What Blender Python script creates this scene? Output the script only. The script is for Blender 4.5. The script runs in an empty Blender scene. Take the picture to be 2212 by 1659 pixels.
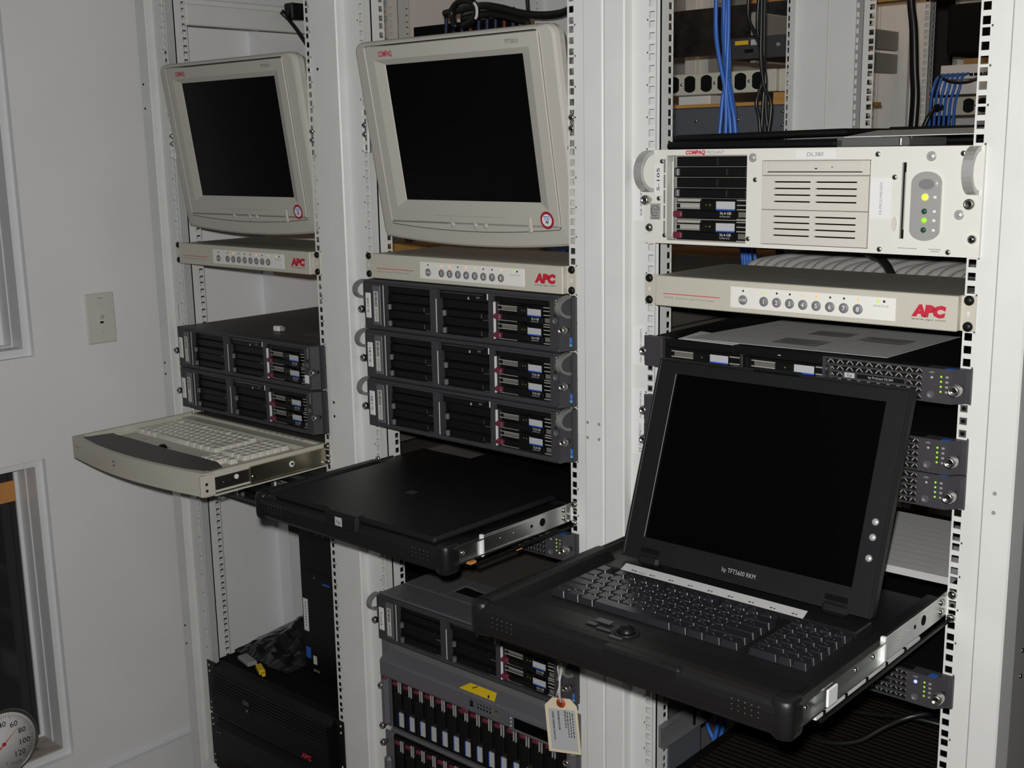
import bpy, math, random
from mathutils import Vector, Matrix
random.seed(7)
sc = bpy.context.scene
COL = sc.collection

# ------------------------------------------------------------------ camera, world, lights, exposure
ZK = 1.54                       # height of the top of the beige server in the right-hand rack
cam_d = bpy.data.cameras.new('camera')
cam = bpy.data.objects.new('camera', cam_d); COL.objects.link(cam)
cam_d.sensor_width = 36.0; cam_d.lens = 41.4827; cam_d.clip_start = .02; cam_d.clip_end = 60
cam.location = (0.98807, -1.42007, 1.54717)
cam.rotation_euler = (1.37210, 0.01790, 0.72310)
sc.camera = cam

world = bpy.data.worlds.new('world'); sc.world = world; world.use_nodes = True
world.node_tree.nodes['Background'].inputs[0].default_value = (.55, .62, .75, 1)
world.node_tree.nodes['Background'].inputs[1].default_value = .007

def lamp(name, kind, loc, energy, color, size=.02, rot=None):
    d = bpy.data.lights.new(name, kind); d.energy = energy; d.color = color
    if kind == 'AREA': d.shape = 'RECTANGLE'; d.size = size[0]; d.size_y = size[1]
    else: d.shadow_soft_size = size
    o = bpy.data.objects.new(name, d); COL.objects.link(o); o.location = loc
    if rot: o.rotation_euler = rot
    return o
# the camera's own flash, a little above and beside the lens
cm = cam.matrix_world if False else Matrix.Translation(cam.location) @ cam.rotation_euler.to_matrix().to_4x4()
fl = lamp('flash', 'SPOT', cm @ Vector((-.012, .042, .01)), 122, (1.0, .985, .955), .012, rot=cam.rotation_euler)
fl.data.spot_size = math.radians(150); fl.data.spot_blend = 1.0
# warm room lamp in the room behind the racks, cool ceiling light of the aisle
lamp('room_lamp', 'POINT', (-.30, 1.26, 2.35), 4.0, (1.0, .60, .26), .12)
lamp('aisle_lamp', 'AREA', (-.4, -1.6, 2.62), 2.0, (.85, .92, 1.0), (1.2, .3))

sc.view_settings.view_transform = 'Standard'
sc.view_settings.look = 'None'
sc.view_settings.gamma = 1.0
sc.view_settings.use_curve_mapping = False
sc.view_settings.exposure = 0.0

# ------------------------------------------------------------------ materials
MAT = {}
def mat(name, col, rough=.5, metal=0., noise=0., nscale=60., bump=0., bscale=400., emit=None, estr=0., spec=.5, coat=0., alpha=None, aniso=0):
    m = bpy.data.materials.new(name); m.use_nodes = True
    nt = m.node_tree; p = nt.nodes['Principled BSDF']
    p.inputs['Base Color'].default_value = (*col, 1)
    p.inputs['Roughness'].default_value = rough
    p.inputs['Metallic'].default_value = metal
    p.inputs['Specular IOR Level'].default_value = spec
    p.inputs['Coat Weight'].default_value = coat
    if emit: p.inputs['Emission Color'].default_value = (*emit, 1); p.inputs['Emission Strength'].default_value = estr
    if alpha is not None: p.inputs['Alpha'].default_value = alpha
    if noise or bump:
        tc = nt.nodes.new('ShaderNodeTexCoord')
    if noise:
        n = nt.nodes.new('ShaderNodeTexNoise'); n.inputs['Scale'].default_value = nscale; n.inputs['Detail'].default_value = 5
        nt.links.new(tc.outputs['Object'], n.inputs['Vector'])
        r = nt.nodes.new('ShaderNodeValToRGB')
        a = [max(0, c*(1-noise)) for c in col]; b = [min(1, c*(1+noise)) for c in col]
        r.color_ramp.elements[0].position = .3; r.color_ramp.elements[1].position = .7
        r.color_ramp.elements[0].color = (*a, 1); r.color_ramp.elements[1].color = (*b, 1)
        nt.links.new(n.outputs['Fac'], r.inputs['Fac']); nt.links.new(r.outputs['Color'], p.inputs['Base Color'])
    if bump:
        n2 = nt.nodes.new('ShaderNodeTexNoise'); n2.inputs['Scale'].default_value = bscale; n2.inputs['Detail'].default_value = 3
        nt.links.new(tc.outputs['Object'], n2.inputs['Vector'])
        bp = nt.nodes.new('ShaderNodeBump'); bp.inputs['Strength'].default_value = bump; bp.inputs['Distance'].default_value = .0006
        nt.links.new(n2.outputs['Fac'], bp.inputs['Height']); nt.links.new(bp.outputs['Normal'], p.inputs['Normal'])
    MAT[name] = m
    return m
mat('rack_paint', (.60, .605, .595), .42, noise=.03, nscale=14, bump=.12, bscale=900)
mat('rack_mark', (.05, .05, .05), .8)
mat('side_panel', (.26, .26, .26), .55, bump=.15, bscale=700)
mat('wall_paint', (.70, .70, .715), .75, noise=.025, nscale=5, bump=.35, bscale=320)
mat('trim_paint', (.68, .685, .70), .35, noise=.03, nscale=9)
mat('sill_wood', (.34, .30, .26), .6, noise=.18, nscale=30)
mat('floor_tile', (.16, .13, .10), .55, noise=.2, nscale=12)
mat('far_wall', (.07, .065, .06), .8, noise=.05, nscale=4)
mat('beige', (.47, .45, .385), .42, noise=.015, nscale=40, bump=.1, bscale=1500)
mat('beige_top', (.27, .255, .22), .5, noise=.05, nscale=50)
mat('panel_cream', (.70, .69, .65), .35)
mat('monitor', (.42, .405, .365), .45, bump=.12, bscale=1400)
mat('seam', (.09, .085, .075), .6)
mat('monitor_dark', (.33, .31, .28), .5)
mat('screen', (.0006, .0006, .0007), .3, spec=.12)
mat('charcoal', (.040, .038, .043), .45, spec=.35, noise=.05, nscale=80, bump=.08, bscale=1500)
mat('charcoal_light', (.095, .092, .102), .45)
mat('ring_gray', (.17, .17, .165), .4)
mat('black', (.0045, .0043, .0045), .42, spec=.25, bump=.08, bscale=1500)
mat('black_matte', (.0045, .0043, .0045), .7, spec=.1)
mat('console', (.0078, .0073, .0075), .42, spec=.32, noise=.06, nscale=30, bump=.12, bscale=1600)
mat('console_key', (.016, .0155, .019), .24, spec=.6)
mat('gap', (.003, .003, .003), .9, spec=.1)
mat('steel', (.55, .54, .52), .28, 1.0)
mat('carrier', (.52, .505, .47), .36, .45)
mat('carrier_dark', (.20, .19, .17), .4, .45)
mat('steel_dark', (.28, .27, .25), .35, 1.0)
mat('chrome', (.75, .74, .72), .16, 1.0)
mat('zinc', (.62, .64, .62), .30, 1.0, noise=.12, nscale=25)
mat('zinc_yellow', (.50, .47, .36), .30, 1.0, noise=.15, nscale=25)
mat('silver_paint', (.42, .42, .41), .35, .4)
mat('burgundy', (.125, .016, .036), .45)
mat('red_ink', (.45, .012, .035), .5)
mat('red_deep', (.30, .012, .02), .5)
mat('red_mark', (.5, .03, .03), .5)
mat('gray_ink', (.20, .20, .20), .6)
mat('dark_ink', (.02, .02, .022), .6)
mat('pale_ink', (.55, .56, .58), .5)
mat('white_label', (.66, .66, .66), .5)
mat('gray_label', (.40, .41, .42), .5)
mat('pale_label', (.52, .51, .47), .5)
mat('blue_ink', (.03, .10, .55), .4)
mat('blue_sticker', (.02, .10, .42), .35)
mat('teal_sticker', (.12, .38, .45), .35)
mat('yellow_sticker', (.62, .42, .01), .5)
mat('bezel_white', (.62, .61, .57), .4, noise=.01, nscale=30)
mat('slot_beige', (.53, .51, .46), .45)
mat('button_gray', (.17, .165, .175), .5)
mat('paper', (.40, .40, .40), .8, noise=.04, nscale=60)
mat('paper_white', (.62, .62, .61), .8)
mat('manila', (.62, .55, .40), .7, noise=.05, nscale=30)
mat('orange_ring', (.45, .06, .015), .6)
mat('string', (.6, .6, .58), .8)
mat('cable_blue', (.035, .13, .48), .4)
mat('blue_dark', (.008, .015, .06), .5)
mat('red_dark', (.12, .01, .01), .5)
mat('key_print', (.16, .15, .13), .6)
mat('cable_black', (.008, .008, .008), .35)
mat('cable_gray', (.25, .25, .24), .5)
mat('wood', (.42, .22, .06), .55, noise=.2, nscale=18)
mat('bluegray', (.075, .085, .10), .5)
mat('grey_metal', (.16, .165, .17), .45, .3)
mat('bag', (.016, .015, .016), .2, noise=.6, nscale=25, bump=.6, bscale=60, coat=.4)
mat('key_beige', (.56, .54, .48), .45)
mat('tub_beige', (.38, .365, .315), .5)
mat('tub_dark', (.055, .047, .042), .55)
mat('tray_top', (.075, .066, .058), .5)
mat('switch_ivory', (.56, .56, .50), .35)
mat('dial', (.68, .68, .67), .3)
mat('led_green', (.2, .5, .02), .4, emit=(.50, .9, .05), estr=.45)
mat('led_yellow', (.5, .6, .02), .4, emit=(.85, .95, .05), estr=1.3)
mat('led_dim', (.06, .10, .01), .4, emit=(.45, .6, .02), estr=.06)
mat('led_orange', (.7, .25, .05), .4, emit=(1., .35, .08), estr=.8)
mat('led_blue', (.1, .15, .9), .4, emit=(.25, .3, 1.), estr=2.2)
mat('led_off', (.015, .06, .03), .3)
mat('clear_case', (.10, .10, .10), .12, spec=.8, coat=.6)
mat('glass_dark', (.02, .02, .022), .08, spec=.6)
mat('orange_board', (.50, .22, .06), .6)
mat('redbrown', (.016, .008, .005), .6)

# ------------------------------------------------------------------ mesh helpers (millimetres)
class MB:
    def __init__(s): s.v = []; s.f = []; s.m = []; s.sm = []; s.T = None
    def add(s, vs, fs, mi=0, smooth=False):
        o = len(s.v)
        s.v += [tuple(s.T @ Vector(v)) for v in vs] if s.T else [tuple(v) for v in vs]
        for f in fs: s.f.append([i+o for i in f]); s.m.append(mi); s.sm.append(smooth)
        return s
    def box(s, x0, x1, y0, y1, z0, z1, mi=0, c=0.):
        if x0 > x1: x0, x1 = x1, x0
        if y0 > y1: y0, y1 = y1, y0
        if z0 > z1: z0, z1 = z1, z0
        c = min(c, (x1-x0)/2.01, (y1-y0)/2.01, (z1-z0)/2.01)
        if c <= 0:
            return s.add([(x0,y0,z0),(x1,y0,z0),(x1,y1,z0),(x0,y1,z0),(x0,y0,z1),(x1,y0,z1),(x1,y1,z1),(x0,y1,z1)],
                [(3,2,1,0),(4,5,6,7),(0,1,5,4),(1,2,6,5),(2,3,7,6),(3,0,4,7)], mi)
        vs = []; idx = {}
        X = (x0, x1); Y = (y0, y1); Z = (z0, z1)
        for i in (0,1):
            for j in (0,1):
                for k in (0,1):
                    sx = c if i == 0 else -c; sy = c if j == 0 else -c; sz = c if k == 0 else -c
                    idx[i,j,k,'x'] = len(vs); vs.append((X[i], Y[j]+sy, Z[k]+sz))
                    idx[i,j,k,'y'] = len(vs); vs.append((X[i]+sx, Y[j], Z[k]+sz))
                    idx[i,j,k,'z'] = len(vs); vs.append((X[i]+sx, Y[j]+sy, Z[k]))
        fs = []
        def q(a, flip): fs.append(a[::-1] if flip else a)
        for i in (0,1): q([idx[i,0,0,'x'], idx[i,1,0,'x'], idx[i,1,1,'x'], idx[i,0,1,'x']], i == 0)
        for j in (0,1): q([idx[0,j,0,'y'], idx[1,j,0,'y'], idx[1,j,1,'y'], idx[0,j,1,'y']], j == 1)
        for k in (0,1): q([idx[0,0,k,'z'], idx[1,0,k,'z'], idx[1,1,k,'z'], idx[0,1,k,'z']], k == 0)
        for j in (0,1):
            for k in (0,1): q([idx[0,j,k,'y'], idx[1,j,k,'y'], idx[1,j,k,'z'], idx[0,j,k,'z']], (j == 0) != (k == 1))
        for i in (0,1):
            for k in (0,1): q([idx[i,0,k,'x'], idx[i,1,k,'x'], idx[i,1,k,'z'], idx[i,0,k,'z']], (i == 0) == (k == 1))
        for i in (0,1):
            for j in (0,1): q([idx[i,j,0,'x'], idx[i,j,1,'x'], idx[i,j,1,'y'], idx[i,j,0,'y']], (i == 0) != (j == 1))
        for i in (0,1):
            for j in (0,1):
                for k in (0,1): q([idx[i,j,k,'x'], idx[i,j,k,'y'], idx[i,j,k,'z']], (i+j+k) % 2 == 0)
        return s.add(vs, fs, mi)
    def cyl(s, p0, p1, r, n=12, mi=0, r2=None, caps=True, smooth=True):
        p0 = Vector(p0); p1 = Vector(p1); d = (p1-p0).normalized()
        a = d.orthogonal().normalized(); b = d.cross(a); r2 = r if r2 is None else r2
        vs = []
        for i in range(n):
            t = 2*math.pi*i/n; e = a*math.cos(t)+b*math.sin(t)
            vs.append(p0+e*r); vs.append(p1+e*r2)
        fs = [(2*i, 2*((i+1) % n), 2*((i+1) % n)+1, 2*i+1) for i in range(n)]
        s.add(vs, fs, mi, smooth)
        if caps:
            s.add([vs[2*i] for i in range(n)], [list(range(n))[::-1]], mi)
            s.add([vs[2*i+1] for i in range(n)], [list(range(n))], mi)
        return s
    def lathe(s, prof, c=(0,0,0), axis='y', n=20, mi=0, smooth=True):
        # prof: list of (r, h) along the axis
        vs = []
        for r, h in prof:
            for i in range(n):
                t = 2*math.pi*i/n; u = r*math.cos(t); w = r*math.sin(t)
                p = (u, h, w) if axis == 'y' else ((u, w, h) if axis == 'z' else (h, u, w))
                vs.append((c[0]+p[0], c[1]+p[1], c[2]+p[2]))
        fs = []
        for k in range(len(prof)-1):
            for i in range(n):
                j = (i+1) % n; fs.append((k*n+i, k*n+j, (k+1)*n+j, (k+1)*n+i))
        fs.append(list(range(n))); fs.append([(len(prof)-1)*n+i for i in range(n)][::-1])
        return s.add(vs, fs, mi, smooth)
    def tube(s, pts, r, n=8, mi=0):
        P = [Vector(p) for p in pts]; vs = []; up = None
        for i, p in enumerate(P):
            t = (P[min(i+1, len(P)-1)]-P[max(i-1, 0)]).normalized()
            if up is None: up = t.orthogonal().normalized()
            up = (up - t*up.dot(t)).normalized(); b = t.cross(up)
            for k in range(n):
                a = 2*math.pi*k/n; vs.append(p+(up*math.cos(a)+b*math.sin(a))*r)
        fs = [(i*n+k, i*n+(k+1) % n, (i+1)*n+(k+1) % n, (i+1)*n+k) for i in range(len(P)-1) for k in range(n)]
        fs += [list(range(n))[::-1], [(len(P)-1)*n+k for k in range(n)]]
        return s.add(vs, fs, mi, True)
    def prism(s, poly, axis, a, b, mi=0):
        # poly: 2-D outline; axis x -> (y,z), y -> (x,z), z -> (x,y)
        def P(p, h): return (h, p[0], p[1]) if axis == 'x' else ((p[0], h, p[1]) if axis == 'y' else (p[0], p[1], h))
        n = len(poly); vs = [P(p, a) for p in poly]+[P(p, b) for p in poly]
        return s.add(vs, [list(range(n)), [n+i for i in range(n)][::-1]]+[(i, n+i, n+(i+1) % n, (i+1) % n) for i in range(n)], mi)
    def plate(s, x0, x1, z0, z1, holes, y0, y1, mi=0):
        # upright plate facing -y with rectangular windows [(x0,x1,z0,z1)], cut on a grid
        xs = sorted({x0, x1, *[h[0] for h in holes], *[h[1] for h in holes]}); zs = sorted({z0, z1, *[h[2] for h in holes], *[h[3] for h in holes]})
        for i in range(len(xs)-1):
            run = None
            for k in range(len(zs)-1):
                cx = (xs[i]+xs[i+1])/2; cz = (zs[k]+zs[k+1])/2
                solid = not any(h[0] < cx < h[1] and h[2] < cz < h[3] for h in holes)
                if solid and run is None: run = zs[k]
                if (not solid or k == len(zs)-2) and run is not None:
                    s.box(xs[i], xs[i+1], y0, y1, run, zs[k+1] if solid else zs[k], mi); run = None
        return s
    def loft(s, rings, mi=0, smooth=False, cap=True, capf=True):
        n = len(rings[0]); vs = [p for r in rings for p in r]
        fs = [(k*n+i, k*n+(i+1) % n, (k+1)*n+(i+1) % n, (k+1)*n+i) for k in range(len(rings)-1) for i in range(n)]
        if cap: fs += ([list(range(n))[::-1]] if capf else []) + [[(len(rings)-1)*n+i for i in range(n)]]
        return s.add(vs, fs, mi, smooth)
    def build(s, name, mats, parent=None, fix=True):
        me = bpy.data.meshes.new(name)
        me.from_pydata([(x*.001, y*.001, z*.001) for x, y, z in s.v], [], s.f)
        for m in (mats if isinstance(mats, (list, tuple)) else [mats]): me.materials.append(MAT[m])
        me.polygons.foreach_set('material_index', s.m); me.polygons.foreach_set('use_smooth', s.sm)
        me.update()
        if fix:
            import bmesh
            bm = bmesh.new(); bm.from_mesh(me); bmesh.ops.recalc_face_normals(bm, faces=bm.faces); bm.to_mesh(me); bm.free()
        o = bpy.data.objects.new(name, me); COL.objects.link(o)
        if parent: o.parent = parent
        return o

def thing(name, label, cat, loc=(0,0,0), group=None, rot=None):
    o = bpy.data.objects.new(name, None); COL.objects.link(o); o.location = loc; o.empty_display_size = .05
    if rot: o.rotation_euler = rot
    o['label'] = label; o['category'] = cat
    if group: o['group'] = group
    return o
def tag(o, label, cat, group=None):
    o['label'] = label; o['category'] = cat
    if group: o['group'] = group
    return o
def struct(o): o['kind'] = 'structure'; return o
def copy_tree(o, parent=None):
    c = o.copy(); COL.objects.link(c); c.parent = parent
    for ch in list(o.children): copy_tree(ch, c)
    return c

_tx = {}
FRONT = Matrix.Rotation(math.pi/2, 3, 'X')
UPW = Matrix.Rotation(-math.pi/2, 3, 'Y') @ FRONT        # on a front face, reading upward
FLAT = Matrix.Identity(3)
def txt(s, w, h, m, parent, loc, rot=FRONT, name='lettering', shear=0., bold=0., align='CENTER', depth=.15):
    """flat lettering: fits width w (mm, or None) and cap height h (mm)"""
    key = (s, w, h, m, shear, bold, align)
    if key not in _tx:
        cu = bpy.data.curves.new('t', 'FONT'); cu.body = s; cu.size = 10; cu.align_x = align; cu.align_y = 'BOTTOM_BASELINE'; cu.offset = bold; cu.resolution_u = 2; cu.shear = shear
        ob = bpy.data.objects.new('t', cu); COL.objects.link(ob)
        me = bpy.data.meshes.new_from_object(ob.evaluated_get(bpy.context.evaluated_depsgraph_get()))
        bpy.data.objects.remove(ob); bpy.data.curves.remove(cu)
        xs = [v.co.x for v in me.vertices] or [0, 1]
        bw = max(xs)-min(xs); sx = (w/bw) if w else h/7.0; sy = h/7.0
        _tx[key] = ([(v.co.x*sx, v.co.y*sy, 0) for v in me.vertices], [list(p.vertices) for p in me.polygons])
        bpy.data.meshes.remove(me)
    vs, fs = _tx[key]
    me = bpy.data.meshes.new(name)
    me.from_pydata([tuple((rot @ Vector(v) + Vector(loc))*.001) for v in vs], [], fs); me.materials.append(MAT[m])
    o = bpy.data.objects.new(name, me); COL.objects.link(o)
    if parent: o.parent = parent
    return o

# ------------------------------------------------------------------ rack frame of reference
U = 44.45; W = 465.1
RK = {'A': (-1.23993, .01620, -.18148), 'B': (-.60990, 0., -.17417), 'C': (0., 0., 0.)}
def zn(r, n): return ZK + RK[r][2] - n*U*.001
def at(r, n, u=0., y=0.): return (RK[r][0]+u*.001, RK[r][1]+y*.001, zn(r, n))

# ------------------------------------------------------------------ the room
XW = -1450.; YC = 385.
o = MB().box(-4200, 3200, -3200, 4300, -60, 0).build('floor', 'floor_tile'); struct(o)
o = MB().box(-4200, 3200, -3200, 4300, 2700, 2760).build('ceiling', 'far_wall'); struct(o)
o = MB().box(-4200, 3200, 4200, 4300, 0, 2700).build('wall_back', 'far_wall'); struct(o)
WY0, WY1 = -1250., -226.
W1 = (1122., 2150.); W2 = (185., 893.)
b = MB()
b.box(XW-150, XW, -3200, WY0, 0, 2700); b.box(XW-150, XW, WY1, YC, 0, 2700)
b.box(XW-150, XW, WY0, WY1, 0, W2[0]); b.box(XW-150, XW, WY0, WY1, W2[1], W1[0]); b.box(XW-150, XW, WY0, WY1, W1[1], 2700)
b.box(XW-150, XW+45, YC, 3000, 0, 2700)
wl = b.build('wall_left', 'wall_paint'); struct(wl)
b = MB().box(XW, XW+13, WY1-900, YC, 0, 118).box(XW, XW+9, WY1-900, YC, 118, 129, 0, 3)
struct(b.build('baseboard_left', 'trim_paint'))
def window(name, z0, z1, glass, sill=None):
    y0, y1 = WY0, WY1
    g = MB()
    def ring(d0, d1, ins, w):       # a ring of boards, inset from the opening, between two depths
        a0, a1, c0, c1 = y0+ins, y1-ins, z0+ins, z1-ins
        g.box(XW-d1, XW-d0, a1-w, a1, c0, c1); g.box(XW-d1, XW-d0, a0, a0+w, c0, c1)
        g.box(XW-d1, XW-d0, a0+w, a1-w, c1-w, c1); g.box(XW-d1, XW-d0, a0+w, a1-w, c0, c0+w)
    ring(16, 149, 0, 17); ring(62, 65, 17, 2.0); ring(104, 149, 17, 8)
    w = g.build(name, 'trim_paint'); struct(w)
    MB().box(XW-114, XW-110, y0+20, y1-20, z0+20, z1-20).build('window_pane', glass, w)
    if sill: MB().box(XW-103, XW-17, y0+19, y1-19, z0+17, z0+21).build('window_sill', sill, w)
    return w
mat('blind', (.10, .09, .085), .6)
window('window_1', *W1, 'blind')
w2 = window('window_2', *W2, 'glass_dark', 'sill_wood')
tag(MB().box(XW-109.5, XW-105, -700, -252, 784, 831).build('orange_board', 'orange_board'), 'orange board standing against the dark pane of the lower window', 'board')

# light switch
t = thing('light_switch', 'ivory toggle light switch plate on the pale wall beside the windows', 'switch', (-1.45, -.0665, 1.186))
MB().box(0, 6, -35, 35, -57, 57, 0, 2.6).build('plate', 'switch_ivory', t)
MB().box(5.5, 7, -5, 5, -12, 12).build('toggle_slot', 'switch_ivory', t)
g = MB(); g.add([(6,-4,-3),(6,4,-3),(6,4,9),(6,-4,9),(17,-3,9),(17,3,9),(15,3,14),(15,-3,14)], [(0,1,2,3),(0,4,5,1),(3,2,6,7),(4,7,6,5),(0,3,7,4),(1,5,6,2)]); g.build('toggle', 'switch_ivory', t)
MB().box(6.8, 7.3, -4, 4, -11.5, -7).build('slot_shadow_gap', 'gap', t)
for z in (30, -30): MB().lathe([(0.01,7),(2.5,6.8),(3,6)], (0,0,z), 'x', 10).build('screw', 'switch_ivory', t)
txt('ON', 12, 3, 'dark_ink', t, (6.2, 0, 44), Matrix.Rotation(math.pi/2, 3, 'Z') @ FRONT)

# dial thermometer standing on the sill of the lower window
t = thing('dial_thermometer', 'round white dial thermometer with red pointer on the lower window sill', 'thermometer', (-1.4460, -.3905, .2855), rot=(0, 0, 0))
Rz = Matrix.Rotation(math.pi/2, 3, 'Z') @ FRONT
MB().lathe([(64,0),(76,1),(79,7),(78,14),(73,17),(71,13)], (0,0,0), 'x', 40).build('case', 'steel_dark', t)
MB().lathe([(71.5,12.4),(71.5,13.6)], (0,0,0), 'x', 40).build('face', 'dial', t)
tk = MB()
for i in range(57):
    a = math.radians(225-i*270/56); r0 = 60 if i % 4 else 56
    c, s_ = math.cos(a), math.sin(a); p = (-s_*.45, c*.45)
    tk.add([(13.9, c*r0+p[0], s_*r0+p[1]), (13.9, c*67+p[0], s_*67+p[1]), (13.9, c*67-p[0], s_*67-p[1]), (13.9, c*r0-p[0], s_*r0-p[1])], [(0,1,2,3)])
tk.build('scale_ticks', 'dark_ink', t)
for s_, dg in (('-40',225),('-20',191),('0',157),('20',124),('40',90),('60',56.5),('80',23),('100',-11),('120',-45)):
    a = math.radians(dg); txt(s_, None, 12.5, 'dark_ink', t, (13.9, math.cos(a)*46, math.sin(a)*46-6), Rz, bold=.1)
txt('TAYLOR', 27, 5, 'dark_ink', t, (13.9, 22, -54), Rz); txt('F', None, 6, 'dark_ink', t, (13.9, 2, -50), Rz)
pn = MB(); a = math.radians(39); c, s_ = math.cos(a), math.sin(a)
pn.add([(14.6, -c*18-s_*1.6, -s_*18+c*1.6), (14.6, c*58, s_*58), (14.6, -c*18+s_*1.6, -s_*18-c*1.6)], [(0,1,2)]); pn.cyl((14,0,0),(15.5,0,0),4.5,14)
pn.build('pointer', 'red_mark', t)
MB().cyl((9,70,-38),(17,70,-38),4,10).build('clip', 'chrome', t)

# ------------------------------------------------------------------ racks
NTOP, NBOT = -12, 27
HOLES = {}
def hole_list(zoff, n0=NTOP, n1=31):
    # hole centres in mm above the floor
    out = []
    for n in range(n0, n1):
        zb = (ZK+zoff)*1000 - n*U
        out += [zb-6.35, zb-22.225, zb-38.1]
    return [z for z in out if 135 < z < 2080]
def rail_mesh(xa, xb, hc, zs, y0, y1, half=4.75):
    """upright flange between xa..xb with square holes centred on x = hc"""
    b = MB(); zs = sorted(zs)
    b.box(xa, hc-half, y0, y1, 130, 2085); b.box(hc+half, xb, y0, y1, 130, 2085)
    e = 130.
    for z in zs: b.box(hc-half, hc+half, y0, y1, e, z-half); e = z+half
    b.box(hc-half, hc+half, y0, y1, e, 2085)
    return b
def rail_side(x0, x1, yc, ya, yb, zs, half=4.75):
    b = MB(); zs = sorted(zs)
    b.box(x0, x1, ya, yc-half, 130, 2085); b.box(x0, x1, yc+half, yb, 130, 2085)
    e = 130.
    for z in zs: b.box(x0, x1, yc-half, yc+half, e, z-half); e = z+half
    b.box(x0, x1, yc-half, yc+half, e, 2085)
    return b
def build_rack(x0, y0, zoff, label, left, right, D=700., group='equipment racks in the front row', side=False, marks=True):
    t = thing('equipment_rack', label, 'rack', (x0, y0, 0), group)
    zs = hole_list(zoff)
    for sgn, base, (pi, po) in ((-1, 0., left), (1, W, right)):
        X = lambda d: base+sgn*d            # d measured outward from the hole column
        for rear in (0, 1):
            Yf = (lambda y: y) if not rear else (lambda y: D-y)
            f = MB().box(X(pi), X(po), Yf(-19), Yf(27), 30, 2110, 0, 2.2)
            f.build('corner_post', 'rack_paint', t)
            f = rail_mesh(min(X(-7.), X(pi+1)), max(X(-7.), X(pi+1)), base, zs, min(Yf(0), Yf(2)), max(Yf(0), Yf(2)))
            f.build('mounting_rail', 'rack_paint', t)
            f = rail_side(min(X(3.5), X(5.2)), max(X(3.5), X(5.2)), Yf(52), min(Yf(28), Yf(59)), max(Yf(28), Yf(59)), zs)
            f.box(X(3.5), X(po-1), Yf(28), Yf(29.6), 130, 2085)
            f.build('frame_channel', 'rack_paint', t)
        if marks:
            m_ = MB()
            for n in range(NTOP, 31):
                z = (ZK+zoff)*1000-n*U
                if 140 < z < 2080: m_.box(X(6.2), X(8.2), -.35, .2, z-1.3, z+1.3)
            o = m_.build('unit_marks', 'rack_mark', t); o['kind'] = 'stuff'
        for z in (60, 2085): MB().box(X(pi+3), X(po-3), 27, D-27, z-25, z+22).build('side_beam', 'rack_paint', t)
    for yy in (8, D-48):
        for z0, z1 in ((30, 128), (2088, 2110)): MB().box(-5-left[0]+36, W+5, yy, yy+40, z0, z1, 0, 2).build('cross_beam', 'rack_paint', t)
    return t
rackA = build_rack(RK['A'][0], RK['A'][1], RK['A'][2], 'pale grey open rack with the sliding beige keyboard drawer, beside the wall', (36, 74), (36, 73))
rackB = build_rack(RK['B'][0], RK['B'][1], RK['B'][2], 'pale grey open rack with three stacked dark servers and a closed black console', (42, 77), (36, 72.5))
rackC = build_rack(RK['C'][0], RK['C'][1], RK['C'][2], 'pale grey open rack with the large beige server and the open black console', (34, 71), (35, 71.5))
# upper side members of the wall-side rack, side panel of the outermost rack
for z0, z1 in ((1812, 1856), (1866, 1890)): MB().box(-12, -5, 60, 640, z0+150-150, z1, 0, 2).build('depth_beam', 'rack_paint', rackA)
MB().box(-14, -12, 60, 640, 1812, 1890).build('beam_backing', 'rack_paint', rackA)
MB().box(W+66, W+70, 30, 670, 40, 2100).build('side_panel', 'side_panel', rackC)
for z in (905, 870): MB().lathe([(3.5,0),(3,1.6),(.01,2)], (W+70, 60, z), 'x', 10).build('screw', 'steel_dark', rackC)
MB().box(200, W+60, 686, 690, 1838, 2088).build('rear_panel', 'rack_paint', rackA)
# little round holes in the corner posts
def post_holes(t, xs, zs, m='gap'):
    b = MB()
    for x in xs:
        for z in zs: MB().cyl((x, -19.4, z), (x, -18.9, z), 2.6, 10).build('post_hole', m, t)
post_holes(rackA, [-62], [1690, 1640, 1090, 1065, 470, 425]); post_holes(rackA, [W+48], [1690, 1075, 1048])
post_holes(rackC, [W+50], [1128, 1104], 'cable_gray')
post_holes(rackB, [W+42, W+64], [1128, 1104], 'cable_gray')
# name stickers on the rail of the right-hand rack
for s_, n0, n1, h in (('DE-PROD-CONV1', 5.75, 7.1, 3.2), ('DE-PROD00-DB1', 7.9, 9.0, 3.2), ('DE-DB2-ENC11', 9.02, 10.2, 4.6), ('DE-PROD-PREVIEW', .3, 2.3, 3.6)):
    z0 = zn('C', n1)*1000; z1 = zn('C', n0)*1000
    l = MB().box(-31, -10.5, -.5, -.05, z0, z1).build('name_sticker', 'white_label', rackC)
    txt(s_, (z1-z0)*.82, h, 'dark_ink', l, (-15, -.7, (z0+z1)/2), UPW)
for (rk, rt, n) in (('A', rackA, 3.05), ('B', rackB, 2.95)):
    z0 = zn(rk, n+.9)*1000; l = MB().box(-31, -14, -.5, -.05, z0, z0+40).build('name_sticker', 'white_label', rt)
    g = MB()
    for i in range(9): g.box(-22, -19+random.random(), -.7, -.5, z0+3+i*4, z0+5+i*4+random.random())
    g.build('faint_print', 'gray_ink', l)

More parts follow.
